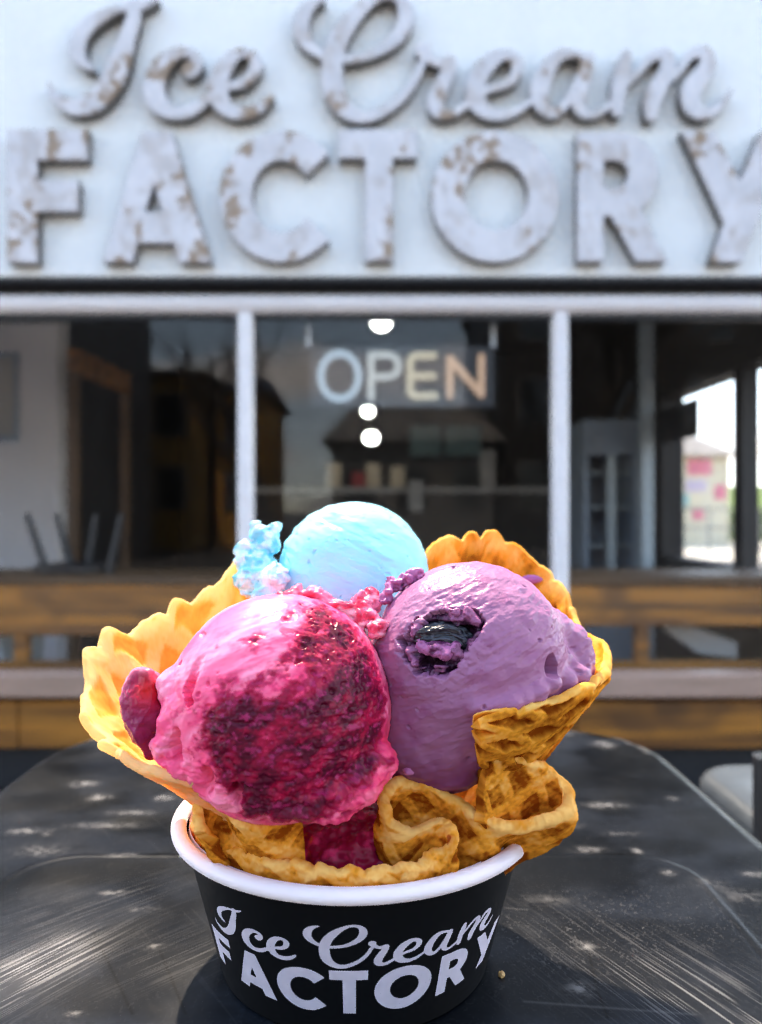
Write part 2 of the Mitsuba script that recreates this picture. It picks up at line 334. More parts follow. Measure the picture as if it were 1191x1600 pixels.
# ------------------------------------------------------------------ sign lettering (shapes traced in the photograph's pixels)
def stroke(pts):
    p = np.array(pts, float)
    s = np.r_[0, np.cumsum(np.hypot(*np.diff(p[:, :2], axis=0).T))]
    q = CubicSpline(s, p, bc_type='natural')(np.linspace(0, s[-1], max(12, int(s[-1] / 4))))
    cs = [Point(x, y).buffer(max(w, 3.0) / 2, 12) for x, y, w in q]
    return unary_union([a.union(b).convex_hull for a, b in zip(cs[:-1], cs[1:])])

WORD_A = [[(204, 10, 12), (186, 12, 12), (161, 22, 18), (136, 38.6, 24), (122, 59, 26), (119, 75.5, 26), (125.5, 92, 18), (135.5, 102, 12), (145.6, 107.5, 4)],
          [(209, 5, 16), (208, 25, 22), (199, 54, 25), (189, 87, 32), (177.5, 117.5, 35), (161, 143, 35), (140.6, 160, 32), (119, 166, 27), (97, 159.5, 20), (82, 146, 11), (75, 129, 4)],
          [(206, 12, 20), (221, 7, 13), (236, 1, 9), (244, -4, 5)],
          [(295.7, 108.4, 26), (306.8, 99, 20), (302.8, 86, 16), (286.6, 80, 16), (264.5, 88, 24), (246.3, 110.5, 31), (240, 136.6, 34), (246, 159, 31), (266.5, 174, 22), (290.7, 173, 20), (313, 161, 17), (329, 147, 12)],
          [(329, 147, 10), (353, 134.6, 13), (377.3, 128.6, 15), (395.5, 112.5, 18), (398.5, 94.3, 20), (387.4, 82, 14), (369, 84, 18), (351, 102.4, 26), (340, 128.6, 31), (343, 154, 30), (359, 172, 22), (381.4, 175, 20), (405.5, 167, 16), (423.7, 151, 9)]]
WORD_B = [[(506, -3, 5), (489, 4, 14), (474.3, 20, 24), (470, 44, 26), (480, 66.5, 20), (500.5, 82.6, 15), (530.7, 90.7, 13), (561, 88.7, 13), (591, 78.6, 15), (615, 62.5, 20), (631.4, 40.3, 24), (634.5, 18, 24), (625.4, -2, 15), (605, -9, 11), (581, 0, 14), (554.9, 22, 24), (532.7, 52.4, 30), (520.6, 84.6, 33), (518.6, 117, 34), (524.6, 149, 33), (540.8, 171.3, 26), (565, 181.4, 20), (593, 175.3, 17), (621.4, 157, 15), (645.5, 129, 13), (659.7, 98, 12)],
          [(661.8, 76, 25), (667, 86, 18), (675, 93, 13), (688, 98, 14), (704, 94, 18)],
          [(706, 97, 17), (702, 108, 21), (692.4, 128.6, 25), (682.5, 152.6, 27), (682.5, 169, 24), (696.8, 177.7, 16), (716.4, 171, 13), (736, 157, 12)],
          [(736, 157, 12), (764.5, 138, 12), (788.5, 130.8, 14), (806, 115.5, 18), (808, 96, 20), (795, 84, 16), (771, 91.5, 24), (751.4, 113.3, 28), (742.6, 139.5, 30), (749, 163, 28), (768.8, 177, 20), (792.8, 177.5, 16), (814.7, 168, 12), (832, 155, 10)],
          [(918, 90, 14), (898, 82.8, 13), (875.8, 85, 19), (855, 109, 26), (844, 137.3, 30), (848, 163, 24), (862.7, 175, 17), (882.4, 164, 13), (897, 138, 11), (909, 112, 11)],
          [(920, 90, 20), (912, 121, 25), (904.5, 152.6, 24), (908, 171, 18), (924.4, 179, 12), (946.4, 168, 11), (962, 155, 9)],
          [(980, 84, 15), (975.7, 103.7, 23), (968.4, 138, 24), (966, 172, 19)],
          [(976, 134, 8), (1002.6, 106, 12), (1022, 87, 14), (1041, 84, 19), (1044, 103.7, 24), (1032, 130.6, 28), (1020, 160, 27), (1018, 178, 20)],
          [(1036, 134, 8), (1066, 103.7, 12), (1083, 82.5, 16), (1103, 82, 21), (1107.7, 96.4, 25), (1093, 120.9, 30), (1080, 147.7, 31), (1086, 169, 26), (1105, 176.5, 18), (1127, 162.4, 12), (1144, 140.4, 6)]]

def ring(cx, cy, rx, ry, n=72):
    a = np.arange(n) * 2 * math.pi / n; return Polygon(np.stack([cx + rx * np.cos(a), cy + ry * np.sin(a)], 1))

BLOCK = {}
BLOCK['F'] = Polygon([(10, 201), (136, 201), (136, 249), (57, 249), (57, 281), (121, 281), (121, 330), (57, 330), (57, 410), (10, 410)])
BLOCK['A'] = Polygon([(222, 203), (267, 203), (330, 409), (280, 409), (271, 379), (214, 379), (206, 409), (160, 409)]).difference(Polygon([(240, 284), (253, 330), (226, 330)]))
C = ring(440, 306, 97, 103).difference(ring(440, 306, 47, 57)).difference(Polygon([(446, 306), (560, 190), (600, 190), (600, 420), (560, 420)]))
BLOCK['C'] = C.union(Polygon([(440, 203), (470, 206), (513, 240), (482, 268), (462, 252), (440, 249)]).intersection(ring(440, 306, 110, 103))).union(Polygon([(440, 409), (470, 406), (514, 376), (482, 345), (462, 359), (440, 363)]).intersection(ring(440, 306, 110, 103)))
BLOCK['T'] = Polygon([(529, 201), (652, 201), (652, 246), (614, 246), (614, 407), (571, 407), (571, 246), (529, 246)])
BLOCK['O'] = ring(774, 306, 100, 103).difference(ring(776, 304, 50, 55))
bowl = Polygon([(903, 205), (968, 205)] + [(968 + 61 * math.sin(t), 271 - 66 * math.cos(t)) for t in np.linspace(0.05, math.pi, 24)] + [(903, 337)])
hole = Polygon([(944, 250), (962, 250)] + [(962 + 20 * math.sin(t), 271 - 21 * math.cos(t)) for t in np.linspace(0.05, math.pi, 14)] + [(944, 292)])
BLOCK['R'] = bowl.difference(hole).union(Polygon([(903, 205), (944, 205), (944, 408), (903, 408)])).union(Polygon([(950, 330), (1000, 322), (1043, 408), (995, 408), (955, 337), (944, 337)]))
BLOCK['Y'] = Polygon([(1066, 203), (1116, 203), (1158, 282), (1191, 203), (1240, 203), (1160, 409), (1111, 409), (1133, 348)])

def px_to_sign(g, d):
    return shapely.transform(g, lambda a: np.stack([(a[:, 0] - 595.5) / F * d, CZ - (a[:, 1] - 800) / F * d], 1))

def polys(g): return [q for q in getattr(g, 'geoms', [g]) if q.area > 0]

def upright(m, y):
    """From the xy plane extruded along +z to the xz plane facing -y, its back at y."""
    v = m.vertices.copy(); m = m.copy(); m.vertices = np.stack([v[:, 0], y - v[:, 2], v[:, 1]], 1)
    return m

DEPTH = 0.048
def raised(name, g, label, category, group):
    g = px_to_sign(g, YF - DEPTH).buffer(0.003).buffer(-0.003).simplify(0.0006)
    key = thing(name, label, category, group)
    obj('return', cat([upright(trimesh.creation.extrude_polygon(q, DEPTH - 0.008, engine='earcut'), YF - 0.001) for q in polys(g)]), 'letter_return', key)
    face = []
    for q in polys(g):                    # a face plate with a chamfered edge
        face.append(upright(trimesh.creation.extrude_polygon(q, 0.004, engine='earcut'), YF - DEPTH + 0.007))
        for w in polys(q.buffer(-0.004)):
            face.append(upright(trimesh.creation.extrude_polygon(w, 0.003, engine='earcut'), YF - DEPTH + 0.003))
    obj('face', cat(face), 'weathered_letter', key, smooth=False)
WHERE = {'F': 'first of the row at the far left', 'A': 'between the F and the C', 'C': 'between the A and the T', 'T': 'between the C and the O', 'O': 'a full ring between the T and the R',
         'R': 'between the O and the Y', 'Y': 'last of the row and cut by the right edge'}
for ch, g in BLOCK.items():
    raised('sign_letter', g, f'raised weathered block letter {ch}, {WHERE[ch]}', 'letter', 'block letters on the fascia')
WA, WB = [unary_union([stroke(s) for s in w]) for w in (WORD_A, WORD_B)]
# the I stands apart from the joined c and e
raised('sign_letter', unary_union([stroke(s) for s in WORD_A[:3]]), 'raised script capital I, tall curled letter at the upper left of the fascia', 'letter', 'script lettering on the fascia')
raised('sign_lettering', unary_union([stroke(s) for s in WORD_A[3:]]), 'raised script letters c and e joined, right of the script capital I', 'lettering', 'script lettering on the fascia')
raised('sign_lettering', WB, 'raised script word Cream in one joined piece, upper right of the fascia', 'lettering', 'script lettering on the fascia')

# ------------------------------------------------------------------ things inside the shop
def emit(r, g, b): return {'type': 'area', 'radiance': rgb(r, g, b)}
mat('open_tube', (0.2, 0.2, 0.2), 0.5)
mat('lamp_white', (0.8, 0.8, 0.8), 0.5)

os_ = thing('open_sign', 'hanging lit sign reading OPEN in letters from pale blue to orange behind the glass', 'sign')
dO = 2.56
def tube2d(paths, w=10.5):
    return unary_union([shapely.LineString(p).buffer(w / 2, 8) for p in paths])
arcO = [(531 + 29.5 * math.cos(t), 588 + 35.5 * math.sin(t)) for t in np.linspace(0, 2 * math.pi, 40)]
arcP = [(580, 622), (580, 555), (606, 555)] + [(606 + 17 * math.sin(t), 572 - 17 * math.cos(t)) for t in np.linspace(0.2, math.pi, 14)] + [(580, 589)]
OPEN = [('O', tube2d([arcO]), (0.50, 0.72, 0.92)), ('P', tube2d([arcP]), (0.62, 0.68, 0.66)), ('E', tube2d([[(678, 556), (648, 556), (641, 563), (641, 614), (648, 619), (680, 619)], [(641, 588), (677, 588)]]), (0.74, 0.62, 0.30)),
        ('N', tube2d([[(703, 619), (703, 560), (752, 617), (752, 558)]]), (0.78, 0.40, 0.10))]
for ch, g, c in OPEN:
    g = px_to_sign(g, dO)
    m = cat([upright(trimesh.creation.extrude_polygon(q, 0.008, engine='earcut'), dO) for q in polys(g)])
    k = obj('letter', m, 'open_tube', os_, emitter=emit(*(0.019 * np.array(c))))
    labels[k] = {'label': f'glowing tube letter {ch}'}
obj('backing', box(xw(484, dO), xw(772, dO), dO + 0.004, dO + 0.008, zw(636, dO), zw(540, dO), 0.002), 'black_trim', os_)
for px in (482, 771):
    obj('hanger', box(xw(px, dO) - 0.008, xw(px, dO) + 0.008, dO - 0.002, dO + 0.003, zw(542, dO), zw(508, dO), 0.001), 'cable', os_)
    obj('wire', tube([(xw(px, dO), dO, zw(508, dO)), (xw(px, dO), dO, ZC)], 0.0015, 6), 'cable', os_)

LAMPS = [(596, 503, 3.2, 15, 'nearest bright round pendant lamp just under the window head'), (575, 643, 4.7, 9, 'small round pendant lamp just below the lit sign'), (580, 684, 5.3, 11, 'lowest round pendant lamp, deep in the shop')]
for px, py, d, r, lab in LAMPS:
    c = at(px, py, d); R = r / F * d
    k = thing('pendant_lamp', lab, 'lamp', 'pendant lamps in the shop')
    g = trimesh.creation.icosphere(subdivisions=3, radius=R); g.vertices *= (1, 1, 0.9); g.apply_translation(c)
    obj('globe', g, 'lamp_white', k, smooth=True, emitter=emit(0.8, 0.82, 0.74))
    obj('cap', lathe([(0.0, R * 1.25), (R * 0.45, R * 1.2), (R * 0.5, R * 0.75), (0.0, R * 0.7)], 24, c), 'black_paint', k, smooth=40)
    obj('cord', tube([c + (0, 0, R * 1.2), (c[0], c[1], ZC)], 0.003, 6), 'black_paint', k)

# wooden counter along the window
ct = thing('window_counter', 'long brown wooden counter behind the shop window on square posts', 'counter')
yc0 = 2.62
zc1, zc0 = zw(912, yc0), zw(984, yc0)
obj('rail', box(-2.4, -0.2, yc0, yc0 + 0.05, zc0 - 0.02, zc1 - 0.004, 0.004), 'brown_wood', ct)
obj('rail', box(-0.196, 1.45, yc0 + 0.002, yc0 + 0.05, zc0 + 0.012, zc1 - 0.006, 0.004), 'brown_wood', ct)
obj('top', box(-2.4, 1.46, yc0 - 0.01, yc0 + 0.36, zc1 - 0.003, zc1 + 0.025, 0.004), 'dark_wood', ct)
for px in (30, 905, 1006):
    x = xw(px, yc0)
    obj('post', box(x - 0.022, x + 0.022, yc0 + 0.004, yc0 + 0.045, 0.05, zc0 + 0.01, 0.003), 'brown_wood', ct)
obj('bottom_rail', box(-2.4, 1.45, yc0 + 0.004, yc0 + 0.05, zw(1050, yc0) - 0.05, zw(1036, yc0), 0.003), 'brown_wood', ct)

def prism(pts3, d0, d1):
    g = Polygon(pts3); return upright(trimesh.creation.extrude_polygon(g, d1 - d0, engine='earcut'), d1)
# pale plank leaning under the counter at the right
q = [at(1035, 982, 2.75), at(1055, 968, 2.75), at(1150, 1003, 2.75), at(1150, 1028, 2.75), at(1090, 1020, 2.75)]
one('leaning_board', 'pale grey board leaning under the right end of the counter', 'board', prism([(p[0], p[2]) for p in q], 2.74, 2.77), 'grey_item')
one('storage_bin', 'pale blue bin under the counter at the far left', 'bin', trimesh.convex.convex_hull(np.array([(xw(-60, 2.8), 2.75, .1), (xw(14, 2.8), 2.75, .1), (xw(-60, 2.8), 3.05, .1), (xw(14, 2.8), 3.05, .1), (xw(-66, 2.8), 2.73, zw(992, 2.8)), (xw(20, 2.8), 2.73, zw(992, 2.8)), (xw(-66, 2.8), 3.07, zw(992, 2.8)), (xw(20, 2.8), 3.07, zw(992, 2.8))])), 'pale_panel')

# upturned stool on the counter, four legs in the air
st = thing('upturned_stool', 'black stool set upside down on the counter, four splayed legs in the air', 'stool')
cx, cyy = xw(120, 2.83), 2.80
for (a0, a1, d) in ((75, 42, 2.74), (116, 88, 2.90), (136, 150, 2.90), (170, 190, 2.74)):
    p0, p1 = at(a0, 900, d), at(a1, 803, d)
    obj('leg', tube([p0, (p0 + p1) / 2, p1], [0.016, 0.013, 0.010], 10), 'black_paint', st, smooth=40)
ss = lathe([(0, 0), (0.125, 0), (0.135, 0.008), (0.135, 0.022), (0.125, 0.03), (0, 0.03)], 48, (cx, cyy, zc1 + 0.026))
obj('seat', ss, 'black_paint', st, smooth=40)

# wooden frame standing in the opening
fr = thing('wooden_frame', 'tall brown wooden frame leaning behind the stool', 'frame')
A0, A1 = at(116, 582, 3.6), at(196, 616, 4.15)
def post(p, q_, w): 
    return trimesh.convex.convex_hull(np.array([np.array(p) + (sx * w, sy * w, 0) for sx in (-1, 1) for sy in (-1, 1)] + [np.array(q_) + (sx * w, sy * w, 0) for sx in (-1, 1) for sy in (-1, 1)]))
obj('upright', post((A0[0], A0[1], 0.05), A0, 0.022), 'dark_wood', fr)
obj('upright', post((A1[0], A1[1], 0.05), A1, 0.022), 'dark_wood', fr)
obj('crossbar', trimesh.convex.convex_hull(np.array([A0 + (-.022, -.02, .004), A0 + (-.022, -.02, .11), A0 + (.022, .02, .11), A0 + (.022, .02, .004), A1 + (-.022, -.02, .004), A1 + (-.022, -.02, .11), A1 + (.022, .02, .11), A1 + (.022, .02, .004)])), 'brown_wood', fr)
# picture on the pale partition
pc = thing('wall_picture', 'grey framed picture on the pale wall at the far left', 'picture')
p0, p1 = at(-20, 690, 4.08), at(28, 550, 4.08)
obj('frame', box(p0[0], p1[0], 4.075, 4.098, p0[2], p1[2], 0.004), 'fridge_white', pc)
obj('print', box(p0[0] + .02, p1[0] - .02, 4.070, 4.074, p0[2] + .03, p1[2] - .03, 0.001), 'grey_item', pc)

# serving counter, shelf and goods at the back
sc_ = thing('serving_counter', 'dark serving counter across the back of the shop', 'counter')
obj('body', box(-0.9, 1.1, 5.0, 5.5, 0.05, 1.02, 0.004), 'dark_inside', sc_)
obj('worktop', box(-0.93, 1.13, 4.97, 5.53, 1.022, 1.06, 0.005), 'grey_item', sc_)
for px, py0, py1, d, m, lab in ((520, 692, 732, 5.2, 'cream_item', 'narrow cream box at the left end of the serving counter'), (583, 690, 728, 5.15, 'cream_item', 'cream box under the lowest pendant lamp'), (622, 694, 728, 5.15, 'cream_item', 'cream box in the middle of the serving counter'),
                               (560, 736, 760, 5.1, 'red_item', 'small dark red tub on the serving counter'), (650, 762, 812, 4.9, 'grey_item', 'pale grey bag standing before the serving counter'), (765, 700, 760, 5.2, 'grey_item', 'grey tin at the right end of the serving counter')):
    a0 = at(px - 11, py1, d); a1 = at(px + 11, py0, d); z0 = max(1.061, 0) if d > 5 else a0[2]
    h = max(a1[2] - a0[2], 0.1)
    one('goods_box' if 'box' in lab else 'tub' if 'tub' in lab else 'paper_bag' if 'bag' in lab else 'tin', lab, lab.split()[1] if False else ('box' if 'box' in lab else 'tub' if 'tub' in lab else 'bag' if 'bag' in lab else 'tin'),
        box(a0[0], a1[0], d, d + 0.1, 1.061 if d > 5 else 0.9, 1.061 + h if d > 5 else 0.9 + h, 0.006), m)
for px0, px1 in ((642, 690), (696, 752)):
    a0, a1 = at(px0, 712, 6.5), at(px1, 664, 6.5)
    k = thing('menu_board', 'pale teal menu board on the back wall, ' + ('left of the pair' if px0 < 690 else 'right of the pair'), 'board', 'menu boards on the back wall')
    obj('panel', box(a0[0], a1[0], 6.52, 6.56, a0[2], a1[2], 0.003), 'teal_board', k)
    obj('frame', box(a0[0] - .015, a1[0] + .015, 6.562, 6.598, a0[2] - .015, a1[2] + .015, 0.003), 'black_paint', k)
# tall fridge with glass doors at the right
fg = thing('display_fridge', 'tall white display fridge against the right wall', 'fridge')
a0, a1 = at(912, 900, 4.35), at(1000, 655, 4.35)
obj('body', cat([box(a0[0], a0[0] + .03, 4.35, 4.9, 0.05, a1[2], .004), box(a1[0] - .03, a1[0], 4.35, 4.9, 0.05, a1[2], .004), box(a0[0] + .03, a1[0] - .03, 4.35, 4.9, a1[2] - .20, a1[2], .004), box(a0[0] + .03, a1[0] - .03, 4.85, 4.9, 0.05, a1[2] - .201), box(a0[0] + .03, a1[0] - .03, 4.35, 4.85, .05, .45, .004)]), 'fridge_white', fg)
for z in (0.7, 0.92, 1.12):
    obj('shelf', box(a0[0] + .031, a1[0] - .031, 4.40, 4.84, z, z + .012), 'pale_panel', fg)
xm = (a0[0] + a1[0]) / 2
obj('door_frame', box(xm - .025, xm + .025, 4.345, 4.37, .451, a1[2] - .201, .004), 'pale_panel', fg)

# ------------------------------------------------------------------ outside beyond the side window
mat('cream_wall', proc(lambda p, n, uv: mix((0.62, 0.56, 0.42), (0.54, 0.48, 0.36), fbm(p.x, p.y, p.z, 3))), 0.8)
mat('roof_grey', (0.16, 0.155, 0.15), 0.7)
mat('pink_poster', (0.55, 0.16, 0.22), 0.6)
mat('mauve_poster', (0.45, 0.38, 0.48), 0.6)
mat('teal_poster', (0.25, 0.42, 0.42), 0.6)
mat('dark_glass', (0.02, 0.025, 0.03), 0.08, specular=0.8)
mat('yellow_wall', proc(lambda p, n, uv: mix((0.40, 0.24, 0.06), (0.30, 0.18, 0.05), fbm(p.x, p.y, p.z * 2, 3))), 0.8)
mat('orange_wall', (0.5, 0.26, 0.05), 0.8)
mat('bark', proc(lambda p, n, uv: mix((0.07, 0.055, 0.045), (0.03, 0.025, 0.02), fbm(p.x * 8, p.y * 8, p.z * 3, 3))), 0.9)

hs = thing('cream_house', 'cream walled house with posters on its side, seen through the side window', 'house')
hx0, hx1, hy = 6.9, 9.05, 20.0
obj('wall', box(hx0, hx1, hy, hy + 5, 0.02, 2.35), 'cream_wall', hs)
rf = np.array([(hx0 - .2, hy - .3, 2.36), (hx1 + .2, hy - .3, 2.36), (hx0 - .2, hy + 5.3, 2.36), (hx1 + .2, hy + 5.3, 2.36), (hx0 - .2, hy + 2.5, 3.5), (hx1 - .3, hy + 2.5, 3.3)])
obj('roof', trimesh.convex.convex_hull(rf), 'roof_grey', hs)
for px0, px1, py0, py1, m in ((1075, 1112, 717, 742, 'pink_poster'), (1040, 1060, 757, 782, 'pink_poster'), (1072, 1104, 750, 768, 'mauve_poster'), (1063, 1077, 772, 790, 'teal_poster'), (1083, 1099, 797, 812, 'pink_poster'), (1117, 1134, 758, 780, 'pink_poster')):
    a0, a1 = at(px0, py1, hy - .02), at(px1, py0, hy - .02)
    obj('poster', box(a0[0], a1[0], hy - .03, hy - .004, max(a0[2], .05), a1[2]), m, hs)
fn = thing('yard_fence', 'low thin railing fence in front of the cream house', 'fence')
for z in (0.55, 0.95):
    obj('rail', box(5.2, 9.5, 15.98, 16.02, z, z + 0.04), 'roof_grey', fn)
for i in range(9):
    obj('post', box(5.2 + i * .53, 5.24 + i * .53, 15.985, 16.015, 0.02, 0.949), 'roof_grey', fn)

# ------------------------------------------------------------------ street behind the viewer (mirrored in the panes)
def building(key, x0, x1, y0, y1, h, wall, rows, cols, wz):
    obj('wall', box(x0, x1, y0, y1, -.12, h), wall, key)
    for r in range(rows):
        for c in range(cols):
            w = (x1 - x0) / cols; xa = x0 + (c + .5) * w - .32 * w / 1.2; xb = x0 + (c + .5) * w + .32 * w / 1.2; za = wz[0] + r * wz[1]
            k = obj('window', cat([box(xa - .06, xa, y1 + .002, y1 + .05, za - .06, za + wz[2] + .06), box(xb, xb + .06, y1 + .002, y1 + .05, za - .06, za + wz[2] + .06), box(xa, xb, y1 + .002, y1 + .05, za + wz[2], za + wz[2] + .06), box(xa, xb, y1 + .002, y1 + .05, za - .06, za)]), 'roof_grey', key)
            obj('glazing', box(xa, xb, y1 + .002, y1 + .012, za, za + wz[2]), 'dark_glass', k)
ap = thing('apartment_house', 'two storey yellow apartment house across the street, mirrored in the left pane', 'building')
building(ap, -9.2, -5.0, -24, -16, 4.6, 'yellow_wall', 2, 3, (1.0, 2.0, 1.1))
obj('roof', trimesh.convex.convex_hull(np.array([(-9.6, -24.4, 4.61), (-4.6, -24.4, 4.61), (-9.6, -15.5, 4.61), (-4.6, -15.5, 4.61), (-8.6, -20, 5.6), (-5.6, -20, 5.6)])), 'roof_grey', ap)
ah = thing('orange_house', 'orange gabled house next to the yellow apartment house, mirrored in the left pane', 'house')
building(ah, -4.7, -3.4, -22, -17, 4.3, 'orange_wall', 2, 1, (1.0, 1.7, 1.0))
obj('roof', trimesh.convex.convex_hull(np.array([(-4.85, -22.3, 4.31), (-3.1, -22.3, 4.31), (-4.85, -16.7, 4.31), (-3.1, -16.7, 4.31), (-4.4, -20, 5.2), (-3.6, -20, 5.2)])), 'black_trim', ah)
bg = thing('grey_house', 'low dark house with a wide roof across the street, mirrored in the middle pane', 'house')
building(bg, -1.4, 3.2, -24, -17, 2.9, 'roof_grey', 1, 3, (1.0, 2.2, 1.2))
obj('roof', trimesh.convex.convex_hull(np.array([(-1.7, -24.4, 2.91), (3.5, -24.4, 2.91), (-1.7, -16.6, 2.91), (3.5, -16.6, 2.91), (-0.9, -20, 4.3), (3.1, -20, 4.3)])), 'roof_grey', bg)

wh = thing('tall_house', 'tall grey house mirrored at the far left of the left pane', 'house')
building(wh, -13.0, -5.95, -15, -9.5, 6.6, 'roof_grey', 2, 3, (1.2, 2.6, 1.4))
obj('roof', trimesh.convex.convex_hull(np.array([(-13.3, -15.3, 6.61), (-5.7, -15.3, 6.61), (-13.3, -9.2, 6.61), (-5.7, -9.2, 6.61), (-12, -12, 8.2), (-7, -12, 8.2)])), 'roof_grey', wh)

db = thing('dark_building', 'tall dark timber building across the street, mirrored in the right hand pane', 'building')
building(db, 3.4, 13.0, -26, -17, 8.2, 'dark_inside', 3, 4, (1.0, 2.4, 1.3))
obj('roof', box(3.2, 13.2, -26.2, -16.8, 8.21, 8.5, .02), 'roof_grey', db)

def tree(x, y, h, seed, label):
    r = random.Random(seed); k = thing('bare_tree', label, 'tree', 'bare trees across the street'); br = []
    def grow(p, d, L, R, lev, out):
        pts = [np.array(p)]
        for i in range(4):
            d = d + np.array([r.uniform(-.18, .18), r.uniform(-.18, .18), r.uniform(-.05, .14)]); d /= np.linalg.norm(d); pts.append(pts[-1] + d * L / 4)
        out.append(tube(pts, np.linspace(R, R * .55, 5), 7 if lev < 2 else 4, False))
        if lev < 4:
            for i in range(3 if lev else 5):
                b = pts[r.randint(2, 4)]; nd = d + np.array([r.uniform(-.9, .9), r.uniform(-.9, .9), r.uniform(-.1, .5)]); nd /= np.linalg.norm(nd)
                grow(b, nd, L * r.uniform(.5, .72), R * .5, lev + 1, br)
    trunk = []
    grow((x, y, -.12), np.array([0, 0, 1.0]), h * .45, h * .028, 0, trunk)
    obj('trunk', cat(trunk), 'bark', k, smooth=60); obj('branches', cat(br), 'bark', k, smooth=60)
tree(-2.6, -13.0, 7.5, 1, 'bare tree between the orange house and the dark house, mirrored in the panes')
tree(3.9, -10.0, 8.0, 2, 'thick bare tree right of the dark house, mirrored in the middle pane')
tree(6.2, -12.0, 8.5, 3, 'tall bare tree mirrored in the right hand pane')
tree(-7.6, -11.0, 7.0, 4, 'bare tree in front of the yellow apartment house')

# ------------------------------------------------------------------ table
def rrect(x0, x1, y0, y1, r, n=20):
    pts = []
    for cx, cy, a0 in ((x1 - r, y1 - r, 0), (x0 + r, y1 - r, 90), (x0 + r, y0 + r, 180), (x1 - r, y0 + r, 270)):
        for t in np.linspace(0, 90, n):
            a = math.radians(a0 + t); pts.append((cx + r * math.cos(a), cy + r * math.sin(a)))
    return np.array(pts)
TX0, TX1, TY0, TY1 = -0.212, 0.180, 0.135, 0.541
tb = thing('metal_table', 'small black metal table with rounded corners and a scuffed scratched top', 'table')
def table_top():
    n = 24; rows = []
    R0 = 0.075
    for inset, z in [(0.0, -0.045), (0.0, -0.016)] + [(0.013 * (1 - math.cos(t)), -0.016 + 0.016 * math.sin(t)) for t in np.linspace(0.15, math.pi / 2, 9)]:
        rows.append(np.c_[rrect(TX0 + inset, TX1 - inset, TY0 + inset, TY1 - inset, R0 - inset, n), np.full(4 * n, TZ + z)])
    m = len(rows[0]); v = np.vstack(rows); f = []
    for i in range(len(rows) - 1):
        for k in range(m):
            a, b = i * m + k, i * m + (k + 1) % m; f += [(a, b, b + m), (a, b + m, a + m)]
    return trimesh.Trimesh(v, f, process=False)
rim = table_top()
obj('edge', rim, 'table_paint', tb, smooth=50)
# the flat top with its pressed bead line
ins = 0.013
poly = Polygon(rrect(TX0 + ins, TX1 - ins, TY0 + ins, TY1 - ins, 0.075 - ins, 24))
gx, gy = np.arange(TX0, TX1, 0.0014), np.arange(0.15, TY1, 0.0011)
V, Fc = trimesh.creation.triangulate_polygon(poly, engine='earcut')
inner = poly.buffer(-0.0005)
X, Y = np.meshgrid(np.linspace(-0.160, 0.140, 440), np.linspace(0.185, 0.350, 320), indexing='ij')
bx0, bx1, by1, br_ = -0.151, 0.129, 0.3330, 0.024
qx, qy = np.abs(X - (bx0 + bx1) / 2) - (bx1 - bx0) / 2 + br_, np.maximum(Y - by1 + br_, -1)
sd = np.hypot(np.maximum(qx, 0), np.maximum(qy, 0)) + np.minimum(np.maximum(qx, qy), 0) - br_
fade = sstep(0.20, 0.26, Y) * sstep(0.160, 0.150, np.abs(X - (bx0 + bx1) / 2)) 
Zb = 0.00045 * np.exp(-(sd / 0.0016) ** 2) * fade + 0.0003 * sstep(0.0, -0.004, sd) * fade
edge_ = np.minimum(np.minimum(X + 0.160, 0.140 - X), np.minimum(Y - 0.185, 0.350 - Y)); Zb *= sstep(0, 0.004, edge_)
bead = trimesh.Trimesh(np.stack([X, Y, TZ + Zb], -1).reshape(-1, 3), grid_faces(440, 320), process=False)
outer = poly.difference(shapely.box(-0.160, 0.185, 0.140, 0.350))
tv = [trimesh.Trimesh(np.c_[a, np.full(len(a), TZ)], b, process=False) for a, b in [trimesh.creation.triangulate_polygon(g, engine='earcut') for g in polys(outer)]]
top = cat([bead] + tv)
fn_ = top.face_normals; flip = fn_[:, 2] < 0; ff = top.faces.copy(); ff[flip] = ff[flip][:, ::-1]
obj('top', trimesh.Trimesh(top.vertices, ff, process=False), 'table_paint', tb, smooth=True)
for sx in (TX0 + .03, TX1 - .03):
    for sy in (TY0 + .03, TY1 - .03):
        ox, oy = math.copysign(.05, sx - (TX0 + TX1) / 2), math.copysign(.05, sy - .33)
        obj('leg', tube([(sx, sy, TZ - .006), (sx + ox / 2, sy + oy / 2, .37), (sx + ox, sy + oy, 0.001)], [0.016, 0.015, 0.014], 14), 'black_paint', tb, smooth=40)
mat('crumb', proc(lambda p, n, uv: mix((0.55, 0.36, 0.14), (0.3, 0.15, 0.05), noise(p.x * 1500, p.y * 1500, p.z * 1500))), 0.6)
mat('fleck', (0.75, 0.74, 0.72), 0.6)
x, y = on_table(784, 1527); one('crumb', 'tiny golden wafer crumb on the table right of the cup', 'crumb', lump((x, y, TZ + .0008), .0011, 4), 'crumb')
x, y = on_table(285, 1340); one('crumb', 'tiny white crumb on the table left of the cup', 'crumb', lump((x, y, TZ + .0008), .0012, 5, (1, .7, 1)), 'fleck')

